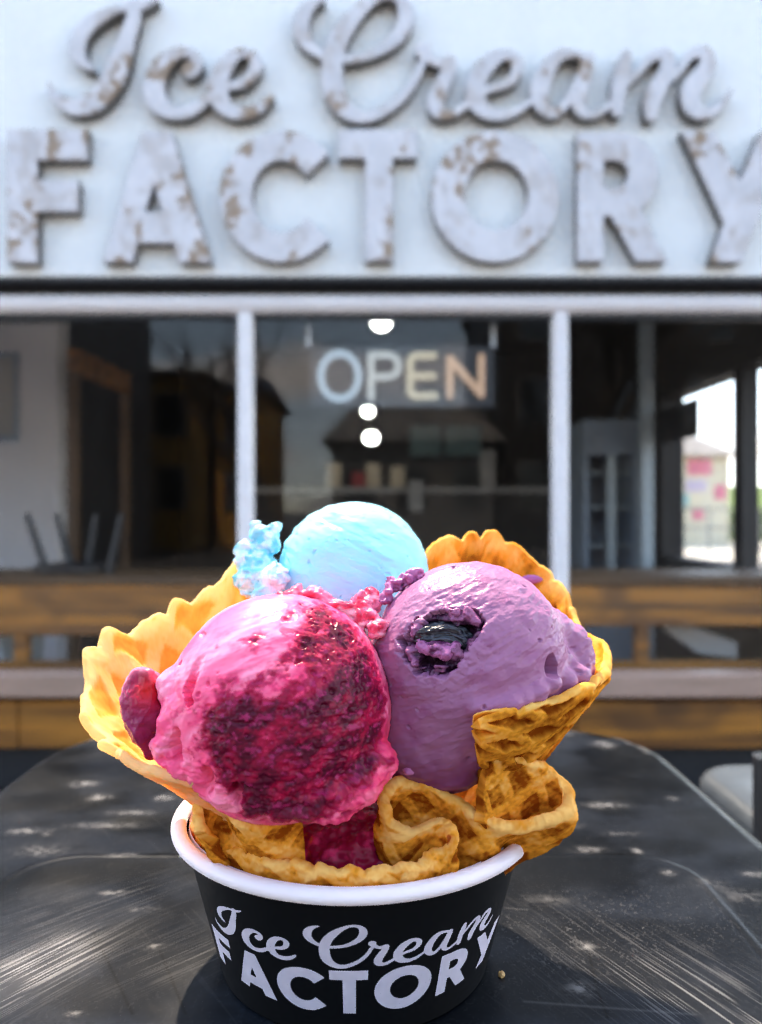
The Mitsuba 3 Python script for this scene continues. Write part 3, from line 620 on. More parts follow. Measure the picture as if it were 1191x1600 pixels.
# metal chair at the right, only its near corner is in view
ch = thing('metal_stool', 'grey metal stool beside the black table at the right edge', 'stool')
sx0, sx1, sy0, sy1, sz = 0.315, 0.66, 0.46, 0.80, 0.640
rows = []
for inset, z in [(0, -.04), (0, -.012)] + [(0.012 * (1 - math.cos(t)), -0.012 + 0.012 * math.sin(t)) for t in np.linspace(0.15, math.pi / 2, 7)] + [(0.05, 0.0), (0.054, -.003), (0.12, -0.004), (0.16, -0.004)]:
    rows.append(np.c_[rrect(sx0 + inset, sx1 - inset, sy0 + inset, sy1 - inset, max(0.05 - inset, 0.006), 12), np.full(48, sz + z)])
vv = np.vstack(rows + [np.array([[(sx0 + sx1) / 2, (sy0 + sy1) / 2, sz - .004]])]); ff = []
for i in range(len(rows) - 1):
    for k in range(48): a, b = i * 48 + k, i * 48 + (k + 1) % 48; ff += [(a, b, b + 48), (a, b + 48, a + 48)]
for k in range(48): ff.append(((len(rows) - 1) * 48 + k, (len(rows) - 1) * 48 + (k + 1) % 48, len(rows) * 48))
obj('seat', trimesh.Trimesh(vv, ff, process=False), 'grey_metal', ch, smooth=40)
for lx in (sx0 + .03, sx1 - .03):
    for ly in (sy0 + .03, sy1 - .03):
        obj('leg', tube([(lx, ly, sz - .006), (lx + math.copysign(.03, lx - .49), ly + math.copysign(.03, ly - .63), 0.001)], [.014, .013], 12), 'black_paint', ch, smooth=40)
a = at(1192, 1285, 0.60); 
obj('back_upright', tube([(a[0] + .004, a[1], sz - .02), (a[0] + .004, a[1], zw(1182, .6))], [.011, .011], 14), 'black_paint', ch, smooth=40)

# ------------------------------------------------------------------ paper cup
XC, YC, ZR = -0.0088, 0.262, 0.7982
cup = thing('paper_cup', 'black paper cup with white rolled rim and white printed lettering, on the black table', 'cup')
R1, R0_, Z1, Z0 = 0.0562, 0.0446, ZR - 0.002, TZ + 0.0006
def cone_r(z): return R0_ + (z - Z0) / (Z1 - Z0) * (R1 - R0_)
obj('body', lathe([(0.0, Z0 + .003), (R0_ - .004, Z0 + .003), (R0_ - .003, Z0), (R0_ - 0.0006, Z0), (R0_, Z0 + .0006), (R1, Z1)], 200, (XC, YC, 0)), 'cup_black', cup, smooth=40)
roll = [(0.0581 + 0.0025 * math.cos(t), ZR + 0.0023 * math.sin(t)) for t in np.linspace(-2.2, math.pi + .3, 22)]
obj('rim', lathe(roll, 200, (XC, YC, 0)), 'cup_white', cup, smooth=True)
obj('liner', lathe([(0.0548, ZR + .001), (0.0550, ZR - .002), (R0_ - .001, Z0 + .004), (0, Z0 + .004)], 200, (XC, YC, 0)), 'cup_white', cup, smooth=40)
def on_cup(g, lift=0.00012):
    out = []
    for q in polys(g):
        a, b = trimesh.creation.triangulate_polygon(q, engine='earcut')
        a, b = trimesh.remesh.subdivide_to_size(np.c_[a, np.zeros(len(a))], b, 22)
        th = np.radians((a[:, 0] - 622) / 1235 * 124 + 3.0); w = ((np.degrees(th) - 3) / 55) ** 2
        a = np.c_[a[:, 0], a[:, 1] + np.where(a[:, 1] > 192, 13 * np.clip(w, 0, 1.1), 0)]
        z = 0.7882 - .0018 * w - (a[:, 1] + 8) / 418 * (0.0286 - .0052 * w)
        r = cone_r(z) + lift
        m = trimesh.Trimesh(np.stack([XC + r * np.sin(th), YC - r * np.cos(th), z], 1), b, process=False)
        n_ = m.face_normals; c_ = m.triangles_center - (XC, YC, 0); fl = (n_[:, :2] * c_[:, :2]).sum(1) < 0
        f_ = m.faces.copy(); f_[fl] = f_[fl][:, ::-1]; out.append(trimesh.Trimesh(m.vertices, f_, process=False))
    return cat(out)
k = obj('script_print', cat([on_cup(WA), on_cup(WB)]), 'print_white', cup); labels[k] = {'label': 'white printed script words Ice Cream'}
k = obj('block_print', cat([on_cup(g) for g in BLOCK.values()]), 'print_white', cup); labels[k] = {'label': 'white printed block word FACTORY'}

# ------------------------------------------------------------------ waffle bowl
def waffle_color(P, t, tone, seed, blot=1.2):
    """t: 0 pale dough, 1 dark baked, per vertex, roughened by noise."""
    k = np.clip(t + blot * (N(P, 150, 3, seed) - 0.5) + 0.55 * blot * (N(P, 900, 3, seed + 3) - 0.5), 0, 1)[:, None]
    pale, gold, brown = [np.array(c) for c in tone]
    return np.where(k < 0.5, pale + (gold - pale) * k * 2, gold + (brown - gold) * (k * 2 - 1))

def wafer(rim, mid, base, nu, nv, thick, tone, seed, grid=0.0, pitch=0.0095, wav=0.0008, bake=0.35, phase=0.0, edge_pale=0.35, inner_grid=0.0, scallop=0.0016, sp=0.0085, blot=1.2, coarse=0.00022, ruffle=0.0032):
    rim, mid, base = [spline(p, nu) for p in (rim, mid, base)]
    v = np.linspace(0, 1, nv)[None, :, None]
    B, M, R = base[:, None], mid[:, None], rim[:, None]
    S = B * (1 - v) ** 2 + 2 * (2 * M - 0.5 * B - 0.5 * R) * v * (1 - v) + R * v ** 2
    au = np.r_[0, np.cumsum(np.linalg.norm(np.diff(0.5 * rim + 0.5 * mid, axis=0), axis=1))]
    av = np.linalg.norm(np.diff(S, axis=1), axis=2).mean(0); av = np.r_[0, np.cumsum(av)]
    A, Bv = np.meshgrid(au, av, indexing='ij')
    # uneven edge: the rim grows and shrinks along the surface
    up = S[:, -1] - S[:, -2]; up /= np.linalg.norm(up, axis=1, keepdims=True)
    sc = scallop * 2 * sstep(.3, .65, N(np.c_[au * 45, au * 0 + 9, au * 0], 1, 2, seed + 2)) * (np.abs(np.sin(au * math.pi / sp + phase + 5 * N(np.c_[au * 70, au * 0, au * 0], 1, 2, seed))) - 0.5) + 0.0016 * (N(np.c_[au * 150, au * 0 + 3, au * 0], 1, 3, seed + 1) - 0.5) + 0.0008 * (N(np.c_[au * 700, au * 0 + 3, au * 0], 1, 2, seed + 1) - 0.5)
    S = S + (up * sc[:, None])[:, None] * (v ** 2)
    du, dv = np.gradient(S, axis=0), np.gradient(S, axis=1)
    n = np.cross(du, dv); n /= np.linalg.norm(n, axis=2, keepdims=True) + 1e-12
    ruf = ruffle * (N(np.c_[au * 110, au * 0 + 5, au * 0], 1, 2, seed + 12) - .5)[:, None] * (Bv / av[-1]) ** 3
    S = S + n * ruf[..., None]
    w = wav * 2 * (N(S.reshape(-1, 3), 95, 3, seed + 5).reshape(S.shape[:2]) - 0.5) + 0.00035 * 2 * (N(S.reshape(-1, 3), 420, 3, seed + 6).reshape(S.shape[:2]) - 0.5)
    S = S + n * w[..., None]
    g1, g2 = (A + Bv) / math.sqrt(2) / pitch + phase, (A - Bv) / math.sqrt(2) / pitch
    ridge = np.maximum(1 - np.abs((g1 % 1) - 0.5) / 0.5 * 3.2 + 0, 1 - np.abs((g2 % 1) - 0.5) / 0.5 * 3.2)
    rd = sstep(-0.42, 0.10, ridge + (pitch > .012) * .12)                      # 1 on the ridges, 0 in the cells
    fade = sstep(0, 0.003, av[-1] - Bv)
    hump = 1 + 0.30 * np.exp(-((av[-1] - Bv) / 0.0012) ** 2)
    rough_o = coarse * 2 * (N(S.reshape(-1, 3), 900, 3, seed + 8).reshape(S.shape[:2]) - 0.5)
    edge_rough = 0.0011 * (N(np.c_[au * 520, au * 0 + 4, au * 0], 1, 3, seed + 15) - .5)[:, None]
    h = thick / 2 * hump
    O = S + n * (h + grid * (rd - 1) * fade + grid * 0.5 * fade + rough_o)[..., None]
    I = S - n * (h + inner_grid * (rd - 1) * fade + inner_grid * 0.5 * fade + rough_o)[..., None]
    # closed slab: outer sheet, rounded edge rows, inner sheet
    nE = 7; eh = []
    upg = (up + 0)[:, None]
    for t in np.linspace(0, math.pi, nE + 2)[1:-1]:
        c = (O[:, -1] + I[:, -1]) / 2 + up * edge_rough * math.sin(t); hh = (O[:, -1] - I[:, -1]) / 2
        eh.append(c + hh * math.cos(t) + up * (thick * 0.55 * math.sin(t)))
    E = np.stack(eh, 1)
    ring_ = np.concatenate([O, E, I[:, ::-1]], 1)        # nu x (2nv + nE)
    nr = ring_.shape[1]
    V = ring_.reshape(-1, 3); f = grid_faces(nu, nr)
    # bottom closing strip and the two ends
    i = np.arange(nu - 1); a0, a1 = i * nr + nr - 1, i * nr
    f = np.vstack([f, np.stack([a0, a0 + nr, a1 + nr], 1), np.stack([a0, a1 + nr, a1], 1)])
    for e, fl in ((0, True), ((nu - 1) * nr, False)):
        for j in range(nv - 1):
            q_ = (e + j, e + j + 1, e + nr - 2 - j, e + nr - 1 - j); q_ = q_[::-1] if fl else q_
            f = np.vstack([f, [(q_[0], q_[1], q_[2]), (q_[0], q_[2], q_[3])]])
        c_ = list(range(e + nv - 1, e + nv + nE + 1))
        for j in range(1, len(c_) - 1): f = np.vstack([f, [(c_[0], c_[j], c_[j + 1]) if not fl else (c_[0], c_[j + 1], c_[j])]])
    tO = bake + 0.30 * (1 - rd) * (grid > 0) - edge_pale * np.exp(-((av[-1] - Bv) / 0.0026) ** 2)
    tI = bake + (0.14 if pitch > .015 and inner_grid > .001 else 0) + 0.42 * (1 - rd) * (inner_grid > 0) - edge_pale * np.exp(-((av[-1] - Bv) / 0.0026) ** 2)
    tE = np.full((nu, nE), bake - edge_pale * 0.9)
    col = waffle_color(V, np.concatenate([tO, tE, tI[:, ::-1]], 1).ravel(), tone, seed, blot)
    m = trimesh.Trimesh(V, f, process=False)
    if m.volume < 0: m = trimesh.Trimesh(V, f[:, ::-1], process=False)
    return m, col

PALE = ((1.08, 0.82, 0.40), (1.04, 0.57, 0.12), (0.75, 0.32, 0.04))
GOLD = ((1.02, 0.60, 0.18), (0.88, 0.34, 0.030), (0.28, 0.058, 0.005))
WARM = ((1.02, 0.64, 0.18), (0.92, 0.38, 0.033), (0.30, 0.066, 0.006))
wb = thing('waffle_bowl', 'golden waffle bowl with wavy folded edges standing in the black cup', 'waffle bowl')
def cupat(deg, r, z):
    """A point in the cup: deg 0 faces the viewer, positive to the right."""
    t = math.radians(deg); return np.array([XC + r * math.sin(t), YC - r * math.cos(t), z])

# left flare, rim from the back tip round to the front
rimL = [at(388, 900, .292), at(372, 880, .293), at(350, 905, .288), at(322, 932, .284), at(270, 950, .277), at(207, 988, .265), at(163, 1000, .253), at(139, 1040, .243), at(133, 1085, .234), at(144, 1128, .226), at(168, 1163, .219), at(205, 1190, .213), at(262, 1208, .208), at(332, 1214, .205)]
def inward(rim, r1=.046, z1=.803, r0=.030, z0=.776):
    """The curves through which a flare dives into the cup below each of its rim points."""
    an = [math.degrees(math.atan2(q_[0] - XC, YC - q_[1])) for q_ in rim]
    return [cupat(t, r1, z1) for t in an], [cupat(t, r0, z0) for t in an]
midL, baseL = inward(rimL)
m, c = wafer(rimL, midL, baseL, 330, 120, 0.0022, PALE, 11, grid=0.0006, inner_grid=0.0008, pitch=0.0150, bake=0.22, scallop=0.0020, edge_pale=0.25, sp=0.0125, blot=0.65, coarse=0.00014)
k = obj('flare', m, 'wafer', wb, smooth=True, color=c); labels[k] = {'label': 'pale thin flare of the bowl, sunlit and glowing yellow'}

# right flare, rim from behind the scoops round to the front right
rimR = [at(655, 880, .300), at(690, 850, .304), at(735, 842, .308), at(775, 842, .309), at(812, 862, .307), at(846, 886, .303), at(876, 922, .296), at(896, 960, .288), at(910, 990, .278), at(944, 1012, .268), at(950, 1030, .256), at(938, 1062, .236), at(880, 1090, .2190), at(808, 1109, .2100), at(740, 1124, .2060)]
midR, baseR = inward(rimR)
m2_, _ = inward(rimR, .056, .812)
midR[5:11] = m2_[5:11]
midR[11:] = [at(870, 1142, .238), at(828, 1178, .2265), at(786, 1178, .2165), at(745, 1170, .2105)]
baseR[11:] = [at(798, 1212, .253), at(784, 1218, .248), at(765, 1220, .243), at(745, 1218, .239)]
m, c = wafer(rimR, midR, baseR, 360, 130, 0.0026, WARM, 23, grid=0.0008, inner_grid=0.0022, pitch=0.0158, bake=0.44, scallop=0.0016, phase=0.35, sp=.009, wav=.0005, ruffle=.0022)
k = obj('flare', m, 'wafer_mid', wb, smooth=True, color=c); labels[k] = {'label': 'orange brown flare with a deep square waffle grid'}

# folded ribbons at the front: top edges as (px, py, depth, drop)
def ribbon(pts, nu, nv, thick, tone, seed, bake, grid=0.0004, lean=0.003, edge_pale=0.4):
    top_, bot, mid_ = [], [], []
    for a, b, d, h in pts:
        t = at(a, b, d)
        if d == 0:                        # stands against the inside of the cup wall
            e, dr_ = np.array([0, 0, CZ]), at(a, b, 1.0) - (0, 0, CZ)
            A2, B2, C2 = dr_[0] ** 2 + dr_[1] ** 2, 2 * (dr_[0] * (e[0] - XC) + dr_[1] * (e[1] - YC)), (e[0] - XC) ** 2 + (e[1] - YC) ** 2 - .0525 ** 2
            t = e + dr_ * ((-B2 - math.sqrt(max(B2 * B2 - 4 * A2 * C2, 0))) / (2 * A2))
        top_.append(t)
        o = np.array([t[0] - XC, t[1] - YC, 0]); rr = np.linalg.norm(o); o /= max(rr, 1e-6); z1 = t[2] - h
        rb, rm = min(rr - lean, cone_r(z1) - .0045), min(rr - lean * .4, max(cone_r(t[2] - h * .5) - .0035, 0) if t[2] - h * .5 < ZR + .004 else rr - .004)
        c0 = np.array([XC, YC, 0])
        bot.append(c0 + o * max(rb, .004) + (0, 0, z1)); mid_.append(c0 + o * max(rm, .004) + (0, 0, t[2] - h * .5))
    return wafer(top_, mid_, bot, nu, nv, thick, tone, seed, grid=grid, inner_grid=grid * 0.7, pitch=0.0098, bake=bake, coarse=0.00032, wav=0.0014, scallop=0.0006, edge_pale=edge_pale)

A_ = [(306, 1291, 0, .022), (322, 1303, 0, .022), (352, 1320, 0, .022), (395, 1338, 0, .022), (450, 1352, 0, .022), (520, 1362, 0, .022), (590, 1364, 0, .022), (650, 1354, 0, .022), (694, 1332, 0, .022), (712, 1312, .2160, .022), (700, 1290, .2195, .022), (672, 1288, .2215, .022), (640, 1299, .2215, .022),
      (613, 1291, .2215, .021), (598, 1266, .222, .021), (605, 1237, .224, .021), (630, 1223, .226, .021), (668, 1233, .2255, .022), (712, 1256, .224, .024), (762, 1287, .2215, .024), (822, 1294, .2210, .024), (870, 1280, .2220, .024), (889, 1252, .2255, .024), (876, 1220, .2285, .024), (846, 1199, .2265, .024), (802, 1190, .2215, .024), (768, 1180, .2165, .020)]
m, c = ribbon(A_, 760, 60, 0.0030, GOLD, 31, 0.58, edge_pale=0.40)
k = obj('fold', m, 'wafer_thick', wb, smooth=True, color=c); labels[k] = {'label': 'long golden folded ribbon curling along the front of the bowl'}
B_ = [(307, 1302, .213, .022), (309, 1270, .2155, .022), (318, 1246, .2175, .022), (338, 1236, .2185, .022), (354, 1247, .2180, .022), (370, 1268, .216, .022), (388, 1288, .2135, .022), (410, 1289, .2125, .022), (440, 1277, .2125, .022), (466, 1264, .2135, .022)]
m, c = ribbon(B_, 300, 60, 0.0029, GOLD, 41, 0.58, edge_pale=0.40)
k = obj('fold', m, 'wafer_thick', wb, smooth=True, color=c); labels[k] = {'label': 'smaller golden fold below the pink scoop'}

# ------------------------------------------------------------------ ice cream
ICO = {}
def ico(k):
    if k not in ICO: ICO[k] = trimesh.creation.icosphere(subdivisions=k)
    return ICO[k]

def smin(a, b, k):
    h = np.clip(0.5 + 0.5 * (b - a) / k, 0, 1); return b + (a - b) * h - k * h * (1 - h)

def star(center, sdf, sub, R):
    """The outermost surface of the distance field seen from the centre, as a closed mesh."""
    m = ico(sub); d = np.asarray(m.vertices); c = np.asarray(center); t = np.full(len(d), R)
    go = np.arange(len(d))
    for _ in range(60):
        f = sdf(c + d[go] * t[go][:, None]); t[go] = np.maximum(t[go] - 0.8 * f, 0.002)
        go = go[(np.abs(f) > 3e-5) & (t[go] > 0.0021)]
        if not len(go): break
    return trimesh.Trimesh(c + d * t[:, None], np.asarray(m.faces), process=False)

def ball(c, r, sc=(1, 1, 1)):
    c = np.asarray(c); s = np.asarray(sc, float)
    return lambda p: (np.linalg.norm((p - c) / s, axis=1) - r) * s.min()

def lay(m, h):
    """Moves the vertices along their normals by h metres."""
    return trimesh.Trimesh(m.vertices + m.vertex_normals * h[:, None], m.faces, process=False)

def ridged(p, f, seed, octaves=3):
    o = 0
    for k in range(octaves): o = o + 0.5 ** k * (1 - np.abs(2 * meshkit.noise(p * f * 2 ** k, seed + k) - 1))
    return o / (2 - 0.5 ** (octaves - 1))

def frame_to(p, a):
    """Coordinates turned about the viewing axis by a degrees."""
    c, s = math.cos(math.radians(a)), math.sin(math.radians(a))
    return np.stack([p[:, 0] * c + p[:, 2] * s, p[:, 1], -p[:, 0] * s + p[:, 2] * c], 1)

def hit(c, r, px, py, inset=0.0):
    """The point of the ball (c, r) that pixel (px, py) sees, moved inset metres inwards."""
    e = np.array([0, 0, CZ]); u = at(px, py, 1.0) - e; u /= np.linalg.norm(u); w = e - c; b = w @ u
    q = e + u * (-b - math.sqrt(max(b * b - w @ w + r * r, 0))); return q + (c - q) / max(np.linalg.norm(c - q), 1e-9) * inset

def pits(p, f, seed, lo=0.80, hi=0.92):
    return sstep(lo, hi, meshkit.noise(p * f, seed))

def mixc(a, b, t): return np.asarray(a) * (1 - t[:, None]) + np.asarray(b) * t[:, None]

def march(sdf, lo, hi, h):
    """The zero surface of a distance field in a box, by manifold3d's level set over a sampled grid."""
    lo, hi = np.asarray(lo, float), np.asarray(hi, float); sh = np.ceil((hi - lo) / h).astype(int) + 3
    X = [lo[k] - h + h * np.arange(sh[k]) for k in range(3)]
    G = -sdf(np.stack(np.meshgrid(*X, indexing='ij'), -1).reshape(-1, 3)).reshape(sh)
    G[0] = G[-1] = G[:, 0] = G[:, -1] = -h; G[:, :, 0] = G[:, :, -1] = -h
    L, a0, b0, c0, ih = G.tolist(), lo[0] - h, lo[1] - h, lo[2] - h, 1 / h
    nx, ny, nz = (int(q_) - 2 for q_ in sh)
    def f(x, y, z):
        x, y, z = (x - a0) * ih, (y - b0) * ih, (z - c0) * ih
        i, j, k = min(max(int(x), 0), nx), min(max(int(y), 0), ny), min(max(int(z), 0), nz)
        u, v, w = x - i, y - j, z - k; A, B = L[i], L[i + 1]; a, b, c, d = A[j], A[j + 1], B[j], B[j + 1]
        p = a[k] + (a[k + 1] - a[k]) * w; q = b[k] + (b[k + 1] - b[k]) * w; r = c[k] + (c[k + 1] - c[k]) * w; t = d[k] + (d[k + 1] - d[k]) * w
        p += (q - p) * v; r += (t - r) * v
        return p + (r - p) * u
    m = manifold3d.Manifold.level_set(f, [*(lo - h * .4), *(hi + h * .4)], h, 0.0)
    big = max(m.decompose(), key=lambda q_: abs(q_.volume())).to_mesh()
    return trimesh.Trimesh(big.vert_properties[:, :3], big.tri_verts, process=False)

def torn(spots, seed, h=.00055, rough=.0030, k=.0016):
    """Torn ice cream: balls melted together, then eaten into by noise."""
    C = np.array([c for c, _ in spots]); R = np.array([r for _, r in spots])
    def sdf(p):
        o = None
        for c, r in zip(C, R):
            d = np.linalg.norm(p - c, axis=1) - r; o = d if o is None else smin(o, d, k)
        return o + rough * (N(p, 210, 3, seed) - .5) + rough * .75 * (ridged(p, 330, seed + 3, 2) - .62)
    m = march(sdf, (C - R[:, None]).min(0) - .0015, (C + R[:, None]).max(0) + .0015, h)
    P = m.vertices
    return lay(m, 0.0005 * (N(P, 1100, 3, seed) - .5) - 0.0005 * pits(P, 900, seed + 1, .70, .85))

def crumbs(spots, seed, n=7, sub=4):
    """Broken ice cream: around each (centre, radius) a handful of ragged lumps."""
    r = np.random.default_rng(seed); out = []
    for c, R in spots:
        for i in range(n):
            d = r.normal(size=3); d /= np.linalg.norm(d); q = R * r.uniform(.35, .75) if i else R
            out.append(lump(np.asarray(c) + (d * R * r.uniform(.5, .95) if i else 0), q, int(r.integers(1e6)), (r.uniform(.8, 1.2), 1, r.uniform(.8, 1.2)), sub, .75))
    m = cat(out); P = m.vertices
    return lay(m, 0.0007 * (N(P, 800, 3, seed) - .5) - 0.0006 * pits(P, 700, seed + 1, .70, .85))

def near(p, c, r): return np.exp(-(np.linalg.norm(p - np.asarray(c), axis=1) / r) ** 2)

# --- blue scoop
bc, br = at(552, 897, .299), 0.0284
bs = thing('ice_cream_scoop', 'pale blue ice cream scoop at the top, behind the other two', 'ice cream scoop', 'scoops in the cup')
chips = [(at(402, 880, .291), .0068), (at(418, 850, .292), .0052), (at(385, 858, .290), .0040), (at(405, 832, .292), .0042), (at(428, 826, .293), .0032), (at(395, 905, .288), .0070), (at(428, 905, .281), .0052), (at(416, 928, .280), .0050), (at(380, 875, .289), .004)]
def sdf_b(p):
    q = frame_to(p, -25)
    s = np.linalg.norm((p - bc) / (1.04, 1.0, 0.985), axis=1) - br
    s = s + 0.0013 * (N(p, 60, 3, 4) - 0.5) + 0.0016 * (ridged(q * (0.45, 1, 1.6), 95, 9, 2) - 0.6) * sstep(0.2, 0.7, N(p, 45, 2, 3))
    lip = np.abs(p[:, 2] - (bc[2] - .020) - 0.004 * (N(p, 120, 2, 6) - .5)) 
    return s - 0.0016 * np.exp(-(lip / .004) ** 2)
m = star(bc, sdf_b, 7, 0.05)
P = m.vertices; q = frame_to(P, -20)
h = -0.00022 * ridged(q * (0.5, 1, 1.6), 200, 3, 2) + 0.00018 * (N(P, 900, 2, 5) - .5) - 0.0007 * pits(P, 500, 8, .86, .95)
m = lay(m, h); P = m.vertices
col = mixc((0.22, 0.68, 0.88), (0.36, 0.78, 0.92), N(P, 70, 3, 2))
col = mixc(col, (0.66, 0.55, 0.72), 0.55 * sstep(.45, .7, N(P, 55, 3, 7)) * sstep(-.004, -.018, P[:, 2] - bc[2]))
k = obj('scoop', m, 'ice_cream', bs, smooth=True, color=col)
m = torn(chips, 14); P = m.vertices
col = mixc((0.16, 0.62, 0.74), (0.55, 0.84, 0.90), sstep(.35, .65, N(P, 330, 3, 2))); col = mixc(col, (0.80, 0.78, 0.88), near(P, at(430, 915, .28), .006) * .8)
k = obj('crumbled_edge', m, 'ice_cream', bs, smooth=True, color=col); labels[k] = {'label': 'crumbly turquoise lump on the rim of the blue scoop'}

# --- pink scoop
pc_, pr = at(438, 1103, .2255), 0.0322
ps = thing('ice_cream_scoop', 'bright pink ice cream scoop with dark berry swirls, front left in the cup', 'ice cream scoop', 'scoops in the cup')
drips = [(at(285, 1190, .2105), .0050), (at(262, 1170, .212), .0042), (at(318, 1196, .2065), .0040), (at(350, 1225, .204), .0045), (at(395, 1248, .203), .0040), (at(440, 1255, .203), .0042), (at(560, 1220, .209), .0065), (at(590, 1190, .214), .0055), (at(520, 1246, .206), .0066), (at(480, 1248, .205), .0055), (at(275, 1075, .216), .0055), (at(285, 1120, .211), .0060), (at(275, 1150, .211), .0048)]
def sdf_p(p):
    s = np.linalg.norm((p - pc_) / (1.0, 1.0, 1.01), axis=1) - pr
    s = s + 0.0016 * (N(p, 55, 3, 24) - .5)
    for c_, r_ in drips: s = smin(s, np.linalg.norm(p - c_, axis=1) - r_ + 0.0016 * (N(p, 300, 2, 31) - .5), 0.0028)
    # cavity along the left and a seam above the lower fringe
    for c_, r_ in ((at(303, 1028, .2035), .0032), (at(298, 1068, .2035), .0026), (at(300, 1090, .2035), .0022), (at(283, 1160, .2055), .0030), (at(330, 1215, .2005), .0030), (at(372, 1238, .199), .0030)):
        s = -smin(-s, np.linalg.norm((p - c_) / (0.75, 1, 1.5), axis=1) - r_ + 0.0022 * (N(p, 500, 2, 3) - .5), 0.0010)
    return s
m = star(pc_, sdf_p, 7, 0.06); P = m.vertices
berry_at = [(hit(pc_, pr, a_, b_), r_, k_) for a_, b_, r_, k_ in ((395, 1150, .012, 1.), (345, 1115, .008, .8), (450, 1200, .012, 1.), (520, 1185, .014, 1.), (560, 1120, .011, .9), (545, 1060, .009, .6), (505, 965, .010, .8), (545, 1000, .009, .75), (400, 1008, .004, .55), (455, 1080, .010, .6), (592, 1060, .009, .7), (420, 1230, .009, .8), (370, 1190, .009, .9), (480, 1010, .006, .5), (575, 1170, .009, .8), (475, 1250, .009, .9), (525, 1258, .008, .9), (400, 1250, .007, .7), (560, 1228, .005, .6))]
bias = sum(a * near(P, c_, r_) for c_, r_, a in berry_at)
fib = N(frame_to(P, 35) * (1, 1, 1.5), 150, 4, 40); fine = N(P, 620, 3, 44)
val = 0.72 * np.clip(bias, 0, 1.25) + 1.25 * (fib - .5) + 0.45 * (fine - .5)
mag = sstep(.18, .50, val); berry = sstep(.40, .66, val); deep = sstep(.62, 1.0, val)
gran = ridged(P, 420, 50, 3)
h = -0.00085 * (gran - .6) * np.maximum(berry, mag * .8) - 0.0006 * pits(P, 620, 51, .68, .82) * berry + 0.00050 * (ridged(frame_to(P, 20) * (.45, 1, 1.6), 190, 53, 3) - .6) * (1 - berry) - 0.0007 * pits(P, 380, 55, .85, .95) * (1 - berry) + 0.0003 * (N(P, 180, 3, 56) - .5)
rough_zone = sum(near(P, c_, .008) for c_, _ in drips[:10])
h = h + np.clip(rough_zone, 0, 1) * (0.0022 * (ridged(P, 300, 58, 3) - .6))
m = lay(m, h); P = m.vertices
pink = mixc((0.95, 0.085, 0.22), (1.0, 0.30, 0.45), np.clip(sstep(.35, .7, N(frame_to(P, 30) * (.6, 1, 1.5), 130, 4, 60)) * .8 + .5 * near(P, hit(pc_, pr, 390, 990), .014), 0, 1)); pink = mixc(pink, (0.72, 0.05, 0.17), sstep(.55, .75, N(P, 210, 4, 62)) * .55)
pink = mixc(pink, (0.70, 0.03, 0.08), np.clip(near(P, at(590, 1180, .215), .016) + near(P, at(560, 980, .215), .013) * .8, 0, 1) * sstep(.35, .6, N(P, 160, 3, 63)))
dark = mixc((0.33, 0.005, 0.040), (0.075, 0.002, 0.016), deep); dark = mixc(dark, (0.50, 0.03, 0.14), sstep(.54, .75, fine) * .5); pink = mixc(pink, (0.74, 0.035, 0.135), mag * (.55 + .4 * sstep(.4, .6, fine)))
col = pink * (1 - berry[:, None]) + dark * berry[:, None]
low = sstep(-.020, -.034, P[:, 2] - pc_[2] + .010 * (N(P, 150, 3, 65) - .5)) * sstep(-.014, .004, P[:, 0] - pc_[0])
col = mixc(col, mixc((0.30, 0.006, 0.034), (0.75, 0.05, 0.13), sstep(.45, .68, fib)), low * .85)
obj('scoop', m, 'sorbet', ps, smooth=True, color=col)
# berry piece held in the left flare
fc = at(228, 1112, .218)
def sdf_f(p):
    q = frame_to(p - fc, 8)
    s = (np.linalg.norm(q / (.0068, .0075, .0130), axis=1) - 1) * .0068
    s = np.maximum(s, (q @ np.array([-0.25, -0.90, 0.35])) - .0056)     # a cut face
    s = np.maximum(s, (q @ np.array([0.55, -0.75, -0.36])) - .0058); s = np.maximum(s, (q @ np.array([-0.75, -0.5, -0.40])) - .0066)
    return s + 0.0030 * (N(p, 190, 3, 70) - .5)
m = star(fc, sdf_f, 6, .03); P = m.vertices; q = frame_to(P - fc, 20)
m = lay(m, 0.0003 * (ridged(q * (2.0, 1, .6), 330, 71, 2) - .6) + 0.0002 * (N(P, 1200, 2, 72) - .5)); P = m.vertices
rr = np.linalg.norm(frame_to(P - fc, 8)[:, [0, 2]] / (.0068, .0130), axis=1)
col = mixc((0.20, 0.012, 0.055), (0.34, 0.03, 0.11), N(P, 350, 3, 73)); col = mixc(col, (0.78, 0.16, 0.26), sstep(.78, 1.0, rr + .2 * (N(P, 300, 2, 74) - .5)) * sstep(-.010, .006, P[:, 2] - fc[2])); col = mixc(col, (0.55, 0.008, 0.010), near(P, at(230, 1078, .214), .005))
k = obj('berry_piece', m, 'sorbet', ps, smooth=True, color=col); labels[k] = {'label': 'dark red berry piece beside the pink scoop'}
